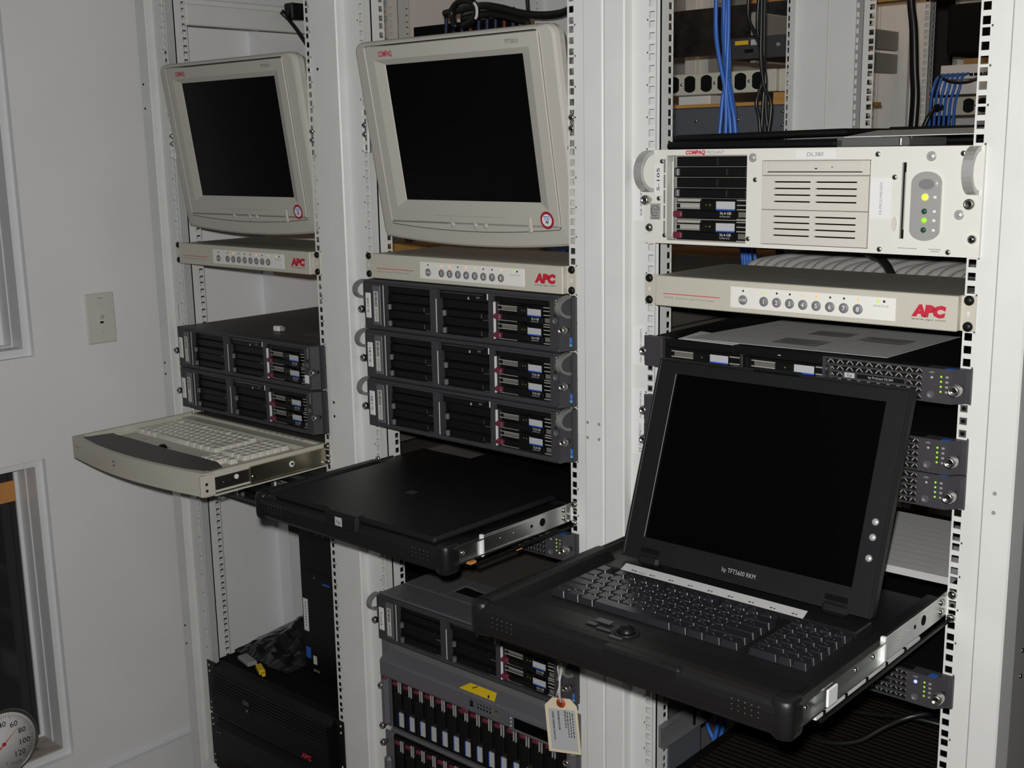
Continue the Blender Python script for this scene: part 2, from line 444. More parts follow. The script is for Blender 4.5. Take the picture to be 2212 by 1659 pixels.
# ------------------------------------------------------------------ shared small parts
def pan_screw(parent, u, z, m='steel', y=-3., r=5.6, h=3.6, nut=False):
    o = MB().lathe([(r, 0), (r, -.8), (r*.8, -h*.75), (r*.35, -h), (.01, -h)], (u, y, z), 'y', 14).build('screw', m, parent)
    if m != 'black':
        g = MB().box(u-r*.45, u+r*.45, y-h-.2, y-h+.6, z-.5, z+.5).box(u-.5, u+.5, y-h-.2, y-h+.6, z-r*.45, z+r*.45); g.build('cross_slot', 'gap', o)
    return o
def cage_nut(parent, u, z):
    o = MB().box(u-4.6, u+4.6, .3, 3, z-4.6, z+4.6, 0, .6).build('cage_nut', 'zinc', parent)
    MB().cyl((u, -.2, z), (u, .4, z), 2.6, 10).build('thread_hole', 'gap', o)
    return o
def thumb_screw(parent, u, y0, z, r=6.2, L=13., m='steel'):
    # knurled head on a collar, slotted face
    o = MB().lathe([(r*.62, 0), (r*.62, -L*.35), (r*.95, -L*.4), (r, -L*.45), (r, -L*.9), (r*.85, -L), (r*.6, -L), (r*.5, -L+2), (.01, -L+2)], (u, y0, z), 'y', 18).build('thumb_screw', m, parent)
    k = MB()
    for i in range(18):
        a = i*math.pi/9; c, s_ = math.cos(a), math.sin(a)
        k.cyl((u+c*r, y0-L*.5, z+s_*r), (u+c*r, y0-L*.86, z+s_*r), .5, 5)
    k.build('knurl', m, o)
    MB().box(u-r*.42, u+r*.42, y0-L+1.2, y0-L+2.4, z-.7, z+.7).build('slot', 'gap', o)
    return o
def half_ring(parent, u0, u1, y0, zc, ry, rz, th, m='ring_gray', name='pull_handle', n=14):
    # strap bent into a half ring in the y-z plane, bulging toward the viewer
    vo, vi = [], []
    for i in range(n+1):
        a = -math.pi/2+math.pi*i/n
        vo.append((y0-ry*math.cos(a), zc+rz*math.sin(a))); vi.append((y0-(ry-th)*math.cos(a), zc+(rz-th)*math.sin(a)))
    b = MB(); vs = []
    for (a, c) in zip(vo, vi): vs += [(u0, *a), (u1, *a), (u1, *c), (u0, *c)]
    fs = []
    for i in range(n):
        for k in range(4): fs.append((i*4+k, i*4+(k+1) % 4, (i+1)*4+(k+1) % 4, (i+1)*4+k))
    fs += [(0,1,2,3), (n*4+3, n*4+2, n*4+1, n*4)]
    b.add(vs, fs, 0, False)
    return b.build(name, m, parent)

# ------------------------------------------------------------------ keyboard-video-mouse switch, one unit high
def kvm(rk, n, label, leds, marks=True):
    t = thing('kvm_switch', label, 'switch', at(rk, n+1), 'beige switch boxes')
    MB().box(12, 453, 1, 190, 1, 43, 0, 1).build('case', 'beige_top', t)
    f = MB().box(18, 456, -14, 0, .6, 43.8, 0, 1.2).box(-8.7, 19, -3, -.05, .6, 43.8, 0, .8).box(455, 473.8, -3, -.05, .6, 43.8, 0, .8)
    f.build('front_panel', 'beige', t)
    Y = -14
    p = MB().box(143, 379, Y-1.0, Y, 7, 36, 0, .4).build('keypad_plate', 'panel_cream', t)
    us = [163]+[195+i*19.2 for i in range(8)]
    for i, u in enumerate(us):
        b = MB().lathe([(6.6,0),(6.6,-.7),(6.0,-1.2),(.01,-1.25)], (u, Y-1, 18.6), 'y', 22).build('push_button', 'button_gray', t)
        txt('SCAN' if i == 0 else str(i), 10 if i == 0 else None, 3.6 if i == 0 else 6, 'white_label', b, (u, Y-2.35, 16.8 if i == 0 else 15.6), FRONT, bold=.12)
        c = leds[i]
        MB().cyl((u, Y-1.05, 31), (u, Y-1.35, 31), 1.5, 10).build('indicator_light', {'o': 'led_orange', 'g': 'led_green', '.': 'dark_ink'}[c], t)
    for u, m in ((356, 'led_green'), (364, 'dark_ink')): MB().cyl((u, Y-1.05, 31), (u, Y-1.35, 31), 1.7, 10).build('indicator_light', m, t)
    txt('STATUS', 20, 2.6, 'gray_ink', t, (360, Y-1.15, 23.5), FRONT)
    txt('APC', 43, 12.5, 'red_ink', t, (421, Y-.25, 17), FRONT, bold=.9, shear=.12)
    txt('www.apc.com', 43, 2.6, 'dark_ink', t, (421, Y-.2, 11.6), FRONT)
    MB().box(32, 126, Y-.25, Y, 18.2, 19.2).build('red_line', 'red_mark', t)
    txt('AP9258 - Keyboard Video Mouse Switch', 84, 3.0, 'gray_ink', t, (75, Y-.2, 12), FRONT)
    for u in (0, W):
        for z in (6.35, 38.1): pan_screw(t, u, z, 'black', -3, 6.2, 4.2)
        MB().box(u-1.5, u+1.5, -3.3, -2.9, 19, 25).build('slot_hole', 'rack_paint', t)
    return t
kvm('A', 0, 'beige rack switch with red logo under the monitor nearest the light switch', '..o...o.g')
kvm('B', 0, 'beige rack switch with red logo directly above three stacked dark servers', '.oo.og..o')
kvm('C', 4, 'beige rack switch with red logo below the large beige server', '.g..oo..o')

# ------------------------------------------------------------------ dark two-unit server
def label_strip(parent, u, y, z, w, h, s_):
    # gray drive label with a blue band and the capacity printed below it
    l = MB().box(u, u+w, y-.5, y, z, z+h).build('label', 'gray_label', parent)
    MB().box(u, u+w, y-.6, y-.1, z, z+1.8).build('blue_band', 'blue_ink', l)
    return l
def server2u():
    t = thing('rack_server', '', 'server', (0,0,0), 'dark two-unit servers')
    H = 88.; F = -28.
    MB().box(11, 454, 0, 660, .8, H-1.2, 0, .6).build('chassis', 'tray_top', t)
    c = MB()
    bays = [(64, 178, 8, 80), (196, 312, 8, 82), (322, 441, 9, 80)]
    c.plate(12, 459, .8, 87.6, bays, F, -8)
    c.box(12, 459, -8, 0, .8, 87.6)
    c.box(11, 460, F-1.5, F+6, 81.5, 88, 0, 2.5).box(11, 460, F-1.5, F+6, .6, 7.2, 0, 2.5)
    c.build('bezel', 'charcoal', t)
    e = MB().box(-8.7, 13, -5, -.05, 6, 82, 0, 1.2).box(-2, 13, -20, -4, 24, 84, 0, 2.5)
    e.build('ear', 'charcoal', t)
    e = MB().box(458, 473.8, -5, -.05, 2, 86, 0, 1.2).prism([(458.5, F), (468, -12), (473, -12), (473, -4), (458.5, -4)], 'z', 2, 86)
    e.build('ear', 'charcoal', t)
    MB().box(36, 56, F-2.2, F, 9, 79, 0, 1).build('side_rib', 'charcoal_light', t)
    half_ring(t, -4, 6, -18, 70, 24, 17, 4.0); half_ring(t, 461, 470, -10, 71, 30, 18, 4.5)
    thumb_screw(t, 1.5, -18, 34, 6, 13); thumb_screw(t, 465, -14, 36, 6.2, 18)
    s = MB().box(40, 50.5, F-2.9, F-2.1, 15, 69).build('barcode_sticker', 'pale_label', t)
    g = MB(); z = 42.
    while z < 67: d = .5+random.random()*.9; g.box(42.5, 48.5, F-3.05, F-2.9, z, z+d); z += d+.5+random.random()*.7
    for i in range(7): g.box(43+random.random()*2, 47+random.random()*2, F-3.05, F-2.9, 18+i*3, 18.8+i*3)
    g.build('barcode', 'dark_ink', s)
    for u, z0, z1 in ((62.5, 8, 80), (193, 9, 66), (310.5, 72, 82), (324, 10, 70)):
        MB().box(u-.7, u+.7, F-.4, F+4, z0, z1).build('bay_edge', 'white_label', t)  # flash glint on the metal edges is put in as plain white colour
    # blank drive covers with latch stub and grip
    for u0, u1 in ((64.5, 177.5), (199, 311)):
        for z0 in (8.6, 37.6):
            d = MB().box(u0, u1, F+7, -8, z0, z0+12.6, 0, 1).box(u0+6, u1-17, F+3, F+8, z0+.6, z0+11, 0, 1.4).box(u0, u1, F+9, -8, z0+13.5, z0+28, 0, .8).build('drive_blank', 'black', t)
            MB().cyl((u0+12, F+1, z0+1.5), (u0+12, F+1, z0+10.5), 4, 12).build('latch_stub', 'charcoal_light', d)
            g = MB().box(u1-15, u1-1.5, F+3, F+9, z0+.8, z0+11, 0, 1); g.build('grip', 'black', d)
            MB().box(u1-14, u1-1, F+2.6, F+6, z0+.1, z0+.8).build('metal_lip', 'carrier_dark', d)
    MB().box(64.5, 177.5, F+10, -8, 66.8, 79.6, 0, .8).build('cover_plate', 'black', t)
    m = MB().box(197, 309, F+5, -8, 66.5, 81.5, 0, 1).build('media_drive', 'black', t)
    MB().box(200, 296, F+4.6, F+5.1, 77.5, 78.6).build('disk_slot', 'steel_dark', m); MB().box(282, 289, F+4, F+5, 72, 75).build('eject_button', 'charcoal_light', m)
    MB().box(262, 265, F+4.7, F+5, 69, 73).build('printed_icon', 'gray_label', m)
    MB().box(322.5, 440.5, F+4, -8, 70.5, 79.8, 0, 1).build('cover_plate', 'black', t)
    # two hot-plug drives
    for q, z0 in enumerate((10.0, 40.2)):
        d = MB().box(325, 441, F+12, -8, z0, z0+29, 0, .6).box(338, 423, F+3, F+13, z0+1.5, z0+11.5, 0, 1.2).box(369, 393, F+4.5, F+13, z0+11.5, z0+27, 0, 1).build('hot_plug_drive', 'black', t)
        for zz in (z0+.3, z0+17, z0+24): MB().box(328, 368, F+5, F+7, zz, zz+1.1, 0, .2).build('carrier_rib', 'carrier', d)
        MB().box(333, 366, F+9, F+10, z0+18, z0+24).build('carrier_plate', 'carrier_dark', d)
        for zz in (z0+.5, z0+15, z0+21.5, z0+27): MB().box(424, 441, F+4.5, F+7, zz, zz+1.4, 0, .3).build('carrier_rib', 'carrier', d)
        MB().box(426, 440, F+6, F+8, z0+4, z0+11).build('release_catch', 'carrier_dark', d)
        MB().box(321.5, 337, F-.8, F+8, z0+2.2, z0+11.2, 0, 1.8).build('latch', 'burgundy', d)
        MB().box(394, 422.5, F+1.5, F+4, z0+1, z0+24).build('label_holder', 'black', d)
        label_strip(d, 394.5, F+1.5, z0+13, 27.5, 11.5, '')
        txt('ULTRA3 SCSI', 15, 2.0, 'gray_label', d, (409, F+1.2, z0+4), FRONT)
        MB().cyl((380, F+4.4, z0+20), (380, F+4.0, z0+20), 1.1, 8).cyl((386, F+4.4, z0+20), (386, F+4.0, z0+20), 1.1, 8).build('indicator_light', 'led_dim', d)
    for i in range(5): MB().box(449, 450.6, F-.3, F, 64+i*4.2, 65.4+i*4.2).build('indicator_light', 'led_dim', t); MB().box(452.5, 455, F-.2, F, 63.6+i*4.2, 65.8+i*4.2).build('printed_icon', 'gray_label', t)
    MB().lathe([(4.6,0),(4.6,-1),(3.9,-1.2),(3.6,-.3),(.01,-.3)], (451.5, F, 49.5), 'y', 18).build('power_button', 'charcoal_light', t)
    MB().lathe([(2.0,0),(2.0,-.8),(.01,-.9)], (451.5, F, 58), 'y', 12).build('lamp_test_button', 'black', t)
    s = MB().box(463, 472.5, -12.6, -12, 9, 24).build('processor_sticker', 'blue_sticker', t)
    MB().box(463.4, 472.1, -12.8, -12.5, 9.3, 13).build('teal_band', 'teal_sticker', s)
    MB().tube([(467.7+2.9*math.cos(i*math.pi/8), -12.7, 18.5+2.9*math.sin(i*math.pi/8)) for i in range(17)], .35, 4).build('ring_mark', 'gray_label', s)
    return t
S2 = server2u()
def place_server(rk, n, label, name_tag, first=False, cap='36.4-GB'):
    t = S2 if first else copy_tree(S2)
    t.location = at(rk, n+2); t['label'] = label
    q = 0
    for d in t.children:
        if d.name.startswith('hot_plug_drive'): txt(cap, 16, 3.4, 'pale_ink', d, (410, -26.8, (17.4, 47.6)[q]), FRONT); q += 1
    if rk == 'A':
        for d in list(t.children):
            if d.name.startswith(('pull_handle', 'processor_sticker')):
                for c in list(d.children): bpy.data.objects.remove(c)
                bpy.data.objects.remove(d)
    if name_tag is not None:
        l = MB().box(16.5, 30, -30, -28.1, 20, 65, 0, 1).build('name_label', 'white_label', t)
        if name_tag: txt(name_tag, 26, 4.5, 'dark_ink', l, (25.5, -30.3, 43), UPW, bold=.1)
        else:
            g = MB()
            for i in range(5): g.box(21, 23.5+random.random()*1.5, -30.2, -30, 31+i*5, 33+i*5+random.random())
            g.build('faint_print', 'gray_ink', l)
    return t
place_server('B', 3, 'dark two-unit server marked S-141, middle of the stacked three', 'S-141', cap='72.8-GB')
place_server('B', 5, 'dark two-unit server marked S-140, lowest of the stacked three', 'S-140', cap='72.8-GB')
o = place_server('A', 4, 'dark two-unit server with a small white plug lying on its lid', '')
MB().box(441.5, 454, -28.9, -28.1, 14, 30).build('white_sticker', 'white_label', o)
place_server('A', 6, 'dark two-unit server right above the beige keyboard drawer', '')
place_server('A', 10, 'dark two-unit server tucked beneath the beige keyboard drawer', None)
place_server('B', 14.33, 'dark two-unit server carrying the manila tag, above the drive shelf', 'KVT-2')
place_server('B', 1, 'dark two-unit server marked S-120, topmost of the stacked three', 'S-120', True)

# ------------------------------------------------------------------ dark one-unit server
def server1u():
    t = thing('slim_server', '', 'server', (0,0,0), 'dark one-unit servers')
    F = -20.
    MB().box(11, 454, 0, 640, .6, 43.4, 0, .5).build('chassis', 'black_matte', t)
    MB().box(34, 425, F+9, 0, 1, 43).build('bezel', 'black', t)
    MB().box(3, 34, F, -4, .8, 43.6, 0, 1.2).box(-8.7, 4, -4, -.05, 3, 42, 0, 1).build('ear', 'charcoal', t)
    MB().prism([(424, F), (456, F), (468, -6), (473.8, -6), (473.8, -.05), (424, -.05)], 'z', .8, 43.6).build('control_block', 'charcoal', t)
    thumb_screw(t, 1, -6, 21.5, 6.2, 16); thumb_screw(t, 463, -9, 20, 7.4, 25)
    # two hot-plug drives side by side
    for u in (38, 168):
        d = MB().box(u, u+124, F+6, 0, 2, 30, 0, .8).box(u+14, u+76, F+2, F+7, 3, 14, 0, 1).box(u+52, u+76, F+1.5, F+7, 14, 28, 0, 1).build('hot_plug_drive', 'black', t)
        MB().box(u-1, u+14, F-.5, F+6, 3.5, 11.5, 0, 1.6).build('latch', 'burgundy', d)
        for z in (18, 26): MB().box(u+12, u+48, F+1, F+3, z, z+1.4, 0, .3).build('carrier_rib', 'carrier', d)
        MB().box(u+15, u+46, F+4.5, F+6, 19, 26).build('carrier_plate', 'carrier_dark', d)
        MB().box(u+77, u+106, F+1, F+6, 3, 28).build('label_holder', 'black', d)
        label_strip(d, u+77, F+1, 16.5, 29, 11.5, '')
        txt('36.4-GB', 16, 3.2, 'pale_ink', d, (u+92, F+.8, 11), FRONT)
        for z in (5, 17, 26.5): MB().box(u+107, u+123, F+2, F+5, z, z+1.5, 0, .3).build('carrier_rib', 'carrier', d)
        MB().box(u+108, u+120, F+5, F+7, 7, 15).build('release_catch', 'carrier_dark', d)
        MB().cyl((u+63, F+1.4, 22), (u+63, F+1, 22), 1.2, 8).build('indicator_light', 'led_dim', d)
        MB().box(u+124.5, u+128.5, F-.2, F+6, 3, 33, 0, .6).build('bay_edge', 'steel', t)
    MB().box(37, 150, F+4, 0, 32, 43, 0, .8).build('media_drive', 'black', t)
    m = MB().box(157, 284, F+2, 0, 31.5, 43, 0, .8).build('disc_drive', 'black', t)
    MB().box(220, 224, F+1.7, F+2, 37, 38.2).build('indicator_light', 'gray_label', m)
    # grille with rows of slots backed by bright mesh
    rows = (5.5, 16, 26.5, 37)
    holes = [(290, 419, z-3.1, z+3.1) for z in rows[:1]] + [(290, 302, 12.9, 19.1), (398, 419, 12.9, 19.1)] + [(290, 419, z-3.1, z+3.1) for z in rows[2:]]
    MB().plate(286, 424, 1, 43.4, [(290, 419, 2.4, 8.6), (290, 314, 18.6, 24.8), (399, 419, 18.6, 24.8), (290, 419, 10.6, 16.8), (290, 419, 26.8, 33.0), (290, 419, 35.0, 41.2)], F, F+5).build('grille', 'charcoal', t)
    MB().box(286, 424, F+10, F+11, 1, 43).build('grille_shadow_plate', 'gap', t)
    g = MB()
    for z in (5.5, 13.7, 21.7, 29.9, 38.1):
        u = 293.
        while u < 417:
            if not (z == 21.7 and 314 < u < 398):
                g.add([(u-4, F+7, z-3), (u, F+6, z+2), (u+1.6, F+6, z+2), (u-2.4, F+7, z-3)], [(0,1,2,3)]); g.add([(u+1, F+6, z+2.0), (u+5, F+7, z-3), (u+6.6, F+7, z-3), (u+2.6, F+6, z+2.0)], [(0,1,2,3)])
            u += 13.2
    g.build('grille_mesh', 'carrier', t)
    MB().box(317, 331, F-.6, F, 19, 25.5, 0, .4).build('logo_badge', 'gray_label', t); txt('hp', 7, 4, 'dark_ink', t, (324, F-.8, 20.6), FRONT, shear=.2)
    MB().box(334, 397, F-.4, F, 19.5, 25, 0, .2).build('name_plate', 'black', t)
    txt('hp ProLiant DL360', 33, 3.0, 'gray_label', t, (366, F-.6, 21), FRONT)
    for i in range(4):
        MB().box(442, 444.2, F-.3, F, 14.2+i*6.2, 16.4+i*6.2).build('indicator_light', 'led_green', t); MB().box(448.5, 452, F-.2, F, 14+i*6.2, 16.6+i*6.2).build('printed_icon', 'cable_gray', t)
    MB().lathe([(4.6,0),(4.6,-1),(3.9,-1.2),(3.6,-.3),(.01,-.3)], (431, F, 10.5), 'y', 18).build('power_button', 'charcoal_light', t)
    txt('UID', 6, 2, 'gray_label', t, (431, F-.2, 37.5), FRONT)
    MB().lathe([(1.6,0),(1.6,-.6),(.01,-.7)], (431.5, F, 32), 'y', 12).build('uid_button', 'gray_label', t)
    MB().box(447, 457, -19, -9, 43.5, 44).build('processor_sticker', 'blue_sticker', t)
    return t
S1 = server1u()
def place_slim(rk, n, label, first=False):
    t = S1 if first else copy_tree(S1); t.location = at(rk, n+1); t['label'] = label
    return t
place_slim('C', 6, 'dark one-unit server with printed sheets lying on its lid', True)
place_slim('C', 8, 'dark one-unit server behind the open screen, upper of the touching pair')
place_slim('C', 9, 'dark one-unit server behind the open screen, lower of the touching pair')
s4 = place_slim('C', 15, 'dark one-unit server with a glowing blue light under the open console')
MB().lathe([(2.3,0),(2.3,-.9),(.01,-1.2)], (431.5, -20.3, 32), 'y', 14).build('uid_light', 'led_blue', s4)
place_slim('B', 9.67, 'dark one-unit server half hidden beneath the closed black console')

# ------------------------------------------------------------------ large beige server
def beige_server():
    t = thing('beige_server', 'large beige three-unit server with ribbed vents and green lights', 'server', at('C', 3))
    H = 132.
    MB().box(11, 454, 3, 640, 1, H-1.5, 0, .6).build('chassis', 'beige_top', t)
    f = MB().plate(-8.7, 474, .6, H, [(30, 159, 5.5, 124), (182, 334.5, 6, 116.5), (375, 380.5, 20, 113), (-8.8, 6, 15, 20)], -5, -.05)
    f.build('front_panel', 'bezel_white', t)
    MB().box(31, 158, 9, 10, 5, 125).box(181, 336, 6, 7, 5, 118).box(370, 385, 8, 9, 18, 114).build('bay_shadow_back', 'gap', t)
    MB().box(30.3, 41, -4, 9, 6, 123.5, 0, .6).build('bay_frame', 'silver_paint', t)
    MB().box(33, 40, -5, -3.5, 10, 116, 0, .4).build('bay_slide', 'carrier', t)
    # two blank covers above, two drives below
    for i, z in enumerate((94.2, 65.4)):
        d = MB().box(43, 158.5, -2, 9, z, z+13.6, 0, .8).box(42, 129, -6, -1, z+1, z+12.5, 0, 1.4).box(43.5, 158.5, 0, 9, z+14.2, z+28, 0, .8).box(82, 112, -3.2, 1, z+14.8, z+27, 0, 1).build('drive_blank', 'black', t)
        MB().cyl((49, -5.5, z+2.5), (49, -5.5, z+11.5), 4, 12).build('latch_stub', 'charcoal_light', d)
        MB().box(133, 157, -4, 0, z+.6, z+12.6, 0, 1).box(141, 143, -5, -3, z+1, z+12).box(146, 148, -5, -3, z+1, z+12).build('grip', 'black', d)
    for i, z in enumerate((36.2, 6.6)):
        d = MB().box(43, 158.5, 1, 9, z, z+28.5, 0, .6).box(55, 141, -4, 2, z+1, z+12, 0, 1.2).box(85, 112, -4.5, 2, z+12, z+26, 0, 1).build('hot_plug_drive', 'black', t)
        MB().box(41, 56, -6.5, 0, z+2, z+11.2, 0, 1.8).build('latch', 'burgundy', d)
        for zz in (z+14, z+21): MB().box(46, 84, -3, -1, zz, zz+1.2, 0, .3).build('carrier_rib', 'carrier', d)
        MB().box(50, 82, 0, 1, z+15.5, z+21).box(46, 84, -1, .5, z+24, z+28).build('carrier_plate', 'carrier', d)
        MB().box(112, 142, -5, 0, z+1, z+25).build('label_holder', 'black', d)
        label_strip(d, 112.3, -5, z+13.2, 29.5, 12, '')
        txt('36.4-GB', 18, 3.8, 'pale_ink', d, (127, -5.3, z+7.4), FRONT); txt('ULTRA3 SCSI', 16, 2.2, 'gray_label', d, (126, -5.3, z+3.6), FRONT)
        for zz in (z+.2, z+13.5, z+19.5, z+26): MB().box(143, 158.4, -3, 0, zz, zz+1.5, 0, .3).build('carrier_rib', 'carrier', d)
        MB().box(145, 157, -1, 1, z+4, z+11).build('release_catch', 'carrier_dark', d)
        MB().cyl((96, -4.6, z+20), (96, -5, z+20), 1.0, 8).cyl((102, -4.6, z+20), (102, -5, z+20), 1.4, 8).build('indicator_light', 'led_dim', d)
    # optical drive and two ribbed covers
    cd = MB().box(183, 333.5, -7, 5, 97, 115.6, 0, .8).build('optical_drive', 'slot_beige', t)
    MB().box(192.5, 323.5, -8.2, -6.9, 102, 114, 0, .5).build('drive_door', 'slot_beige', cd)
    MB().box(191.5, 324.5, -7.3, -7, 100.8, 102).build('door_gap', 'gap', cd)
    MB().box(260, 263.5, -8.4, -8.2, 105, 106.4).build('pin_hole', 'gap', cd); MB().box(267, 276.5, -8.8, -8.2, 105, 110.5, 0, .3).build('eject_button', 'slot_beige', cd)
    MB().cyl((284,-8.2,107.5),(284,-8.5,107.5),.8,8).build('indicator_hole', 'gap', cd)
    for z0, z1, zz in ((52.6, 96, (88.5, 80, 71.5, 63)), (7, 51.4, (43.5, 35.2, 27, 18.6))):
        hs = [(a, b_, z-.9, z+.9) for z in zz for a, b_ in ((201, 254), (261, 318))]
        c = MB().plate(183, 333.5, z0, z1, hs, -7, -3); c.box(183, 333.5, 4, 5, z0, z1)
        o = c.build('vent_cover', 'slot_beige', t)
        r = MB()
        for z in zz: r.box(184, 333, -7.6, -6.9, z-2.2, z-1.5).box(184, 200, -7.5, -6.9, z-.9, z+.6)
        r.build('rib', 'slot_beige', o)
        MB().box(184, 333, 3, 4, z0+1, z1-1).build('vent_shadow', 'gap', o)
    # floppy drive
    MB().box(375.5, 380, -2, 7, 20.5, 112.5).build('floppy_slot', 'black', t); MB().box(378, 380.2, -3.4, 0, 31, 101, 0, .4).build('floppy_flap', 'cable_gray', t)
    o = MB().prism([(368+3.2*math.cos(a), 38+9*math.sin(a)) for a in [i*math.pi/8 for i in range(16)]], 'y', -7, -5).build('floppy_eject_button', 'slot_beige', t)
    # control panel
    out = []
    for i in range(25):
        a = math.pi*i/24; out.append((407.5+18.5*math.cos(a), 88+14*math.sin(a)))
    for i in range(25):
        a = math.pi+math.pi*i/24; out.append((407.5+18.5*math.cos(a), 32+13*math.sin(a)))
    MB().prism(out, 'y', -9, -5).build('control_panel', 'silver_paint', t)
    pb = MB().prism([(409+12*math.cos(a), 87+8.5*math.sin(a)) for a in [i*math.pi/12 for i in range(24)]], 'y', -11, -9).build('power_button_bezel', 'silver_paint', t)
    MB().prism([(409+(9.5 if abs(math.cos(a)) > .3 else 9)*math.cos(a), 87+6.2*math.sin(a)) for a in [i*math.pi/12 for i in range(24)]], 'y', -12.4, -11).build('power_button', 'button_gray', t)
    for z, m, r in ((71.5, 'led_yellow', 4.0), (54.5, 'led_off', 3.4), (43.6, 'led_green', 3.4), (32, 'led_off', 3.4)):
        MB().lathe([(r,0),(r,-1),(r*.5,-2.0),(.01,-2.1)], (407, -9, z), 'y', 14).build('indicator_light', m, t)
        MB().box(417.5, 421, -9.2, -9, z-1.5, z+1.5).build('printed_icon', 'white_label', t)
    for u, z in ((22,116),(17,64),(27,12),(163,12),(172,91),(343,123),(350,6),(366,95),(449,123),(437,6)): pan_screw(t, u, z, 'steel', -5, 3.4, 1.8)
    for u, z in ((168,120),(411,120),(448,51)): MB().lathe([(6,0),(6,-.9),(5,-1.2),(4,-.5),(2.4,-2.2),(.01,-2.4)], (u,-5,z), 'y', 18).build('captive_screw', 'silver_paint', t)
    thumb_screw(t, 1, -5, 62, 6.5, 15); thumb_screw(t, 461, -5, 64, 6, 9, 'steel_dark'); pan_screw(t, 1, 22.5, 'steel_dark', -5, 6, 5); pan_screw(t, 465, 22.5, 'chrome', -5, 6, 5)
    half_ring(t, -4, 9, -5, 102, 33, 29.5, 5.5, 'silver_paint'); half_ring(t, 458, 470, -5, 103, 28, 28.5, 5.5, 'silver_paint')
    l = MB().box(9.5, 22, -5.5, -5.05, 68, 113).build('name_label', 'white_label', t); txt('S-105', 32, 5, 'dark_ink', l, (18.5, -5.7, 91), UPW, bold=.1)
    for i in range(5): 
        q = MB().box(25.3, 28.2, -5.5, -5.05, 14+i*21.5, 33+i*21.5, 0, .2).build('slot_label', 'button_gray', t)
    s = MB().box(2.5, 20, -5.4, -5.05, 34, 57).build('processor_sticker', 'silver_paint', t)
    MB().tube([(11+6.6*math.cos(i*math.pi/10), -5.5, 46.5+7.4*math.sin(i*math.pi/10)) for i in range(19)], .5, 4).build('ring_mark', 'dark_ink', s); txt('pentium', 12, 2.4, 'dark_ink', s, (11, -5.6, 35.5), FRONT); txt('intel', 8.5, 3, 'dark_ink', s, (11, -5.6, 47.2), FRONT); txt('inside', 9, 2.6, 'dark_ink', s, (11, -5.6, 43.2), FRONT)
    txt('COMPAQ', 32, 5.2, 'red_ink', t, (77, -5.3, 125.4), FRONT, shear=.2, bold=.5); txt('PROLIANT', 29, 4.3, 'gray_ink', t, (109, -5.3, 125.6), FRONT, shear=.2)
    l = MB().box(231, 286, -5.5, -5.05, 118.5, 129).build('model_label', 'white_label', t); txt('DL380', 23, 5.2, 'gray_ink', l, (258, -5.7, 121.3), FRONT, shear=.15)
    l = MB().box(336, 362.5, -5.5, -5.05, 44, 94).build('name_label', 'white_label', t); txt('DE-PROD-PREVIEW', 40, 3.3, 'gray_ink', l, (351, -5.7, 69), UPW)
    g = MB()
    for u0, n_ in ((374, 8), (413, 5)):
        for i in range(n_): g.box(u0+i*3.1, u0+i*3.1+2.2, -5.2, -5.05, 8.2, 9.2)
    for i in range(4): g.box(416+i*2.6, 418+i*2.6, -5.2, -5.05, 5.6, 6.6)
    g.build('fine_print', 'gray_ink', t)
    return t
beige_server()

# things lying on the beige server
zt = ZK-.0015
b = MB().box(0, 262, 0, 190, 0, 10, 0, 3).box(4, 258, 4, 186, 10, 11, 0, .4)
tag(b.build('disk_tray', 'black'), 'flat black plastic tray lying flat on the beige server', 'tray')
bpy.data.objects['disk_tray'].location = (.010, .022, zt)
b = MB().box(0, 262, 0, 180, 0, 8, 0, 2.5).box(5, 256, 5, 176, 8, 9, 0, .4)
o = tag(b.build('disk_tray', 'black'), 'flat black plastic tray stacked askew on another black tray', 'tray'); o.location = (.012, .034, zt+.0111); o.rotation_euler = (0, math.radians(-.9), math.radians(3))
b = thing('clear_case', 'clear plastic case lying on the beige server under a white sheet', 'case', (.280, .008, zt))
MB().box(0, 96, 0, 120, 0, 12, 0, 2).build('case_shell', 'clear_case', b); MB().box(84, 86, -1.2, .5, 1, 12).box(2, 9, -1, .5, 2, 9, 0, 1).build('hinge', 'steel', b)
o = tag(MB().box(0, 185, 0, 150, 0, .8).build('paper_sheet', 'paper_white'), 'white sheet of paper on the clear case atop the beige server', 'paper'); o.location = (.290, .010, zt+.0122); o.rotation_euler = (math.radians(3.2), math.radians(-.4), math.radians(9))
o = tag(MB().box(0, 190, 0, 150, 0, 22, 0, 5).box(10, 180, 8, 140, 22, 26, 0, 1.5).build('disk_tray', 'black'), 'thick black plastic tray behind the clear case on the beige server', 'tray'); o.location = (.250, .200, zt)

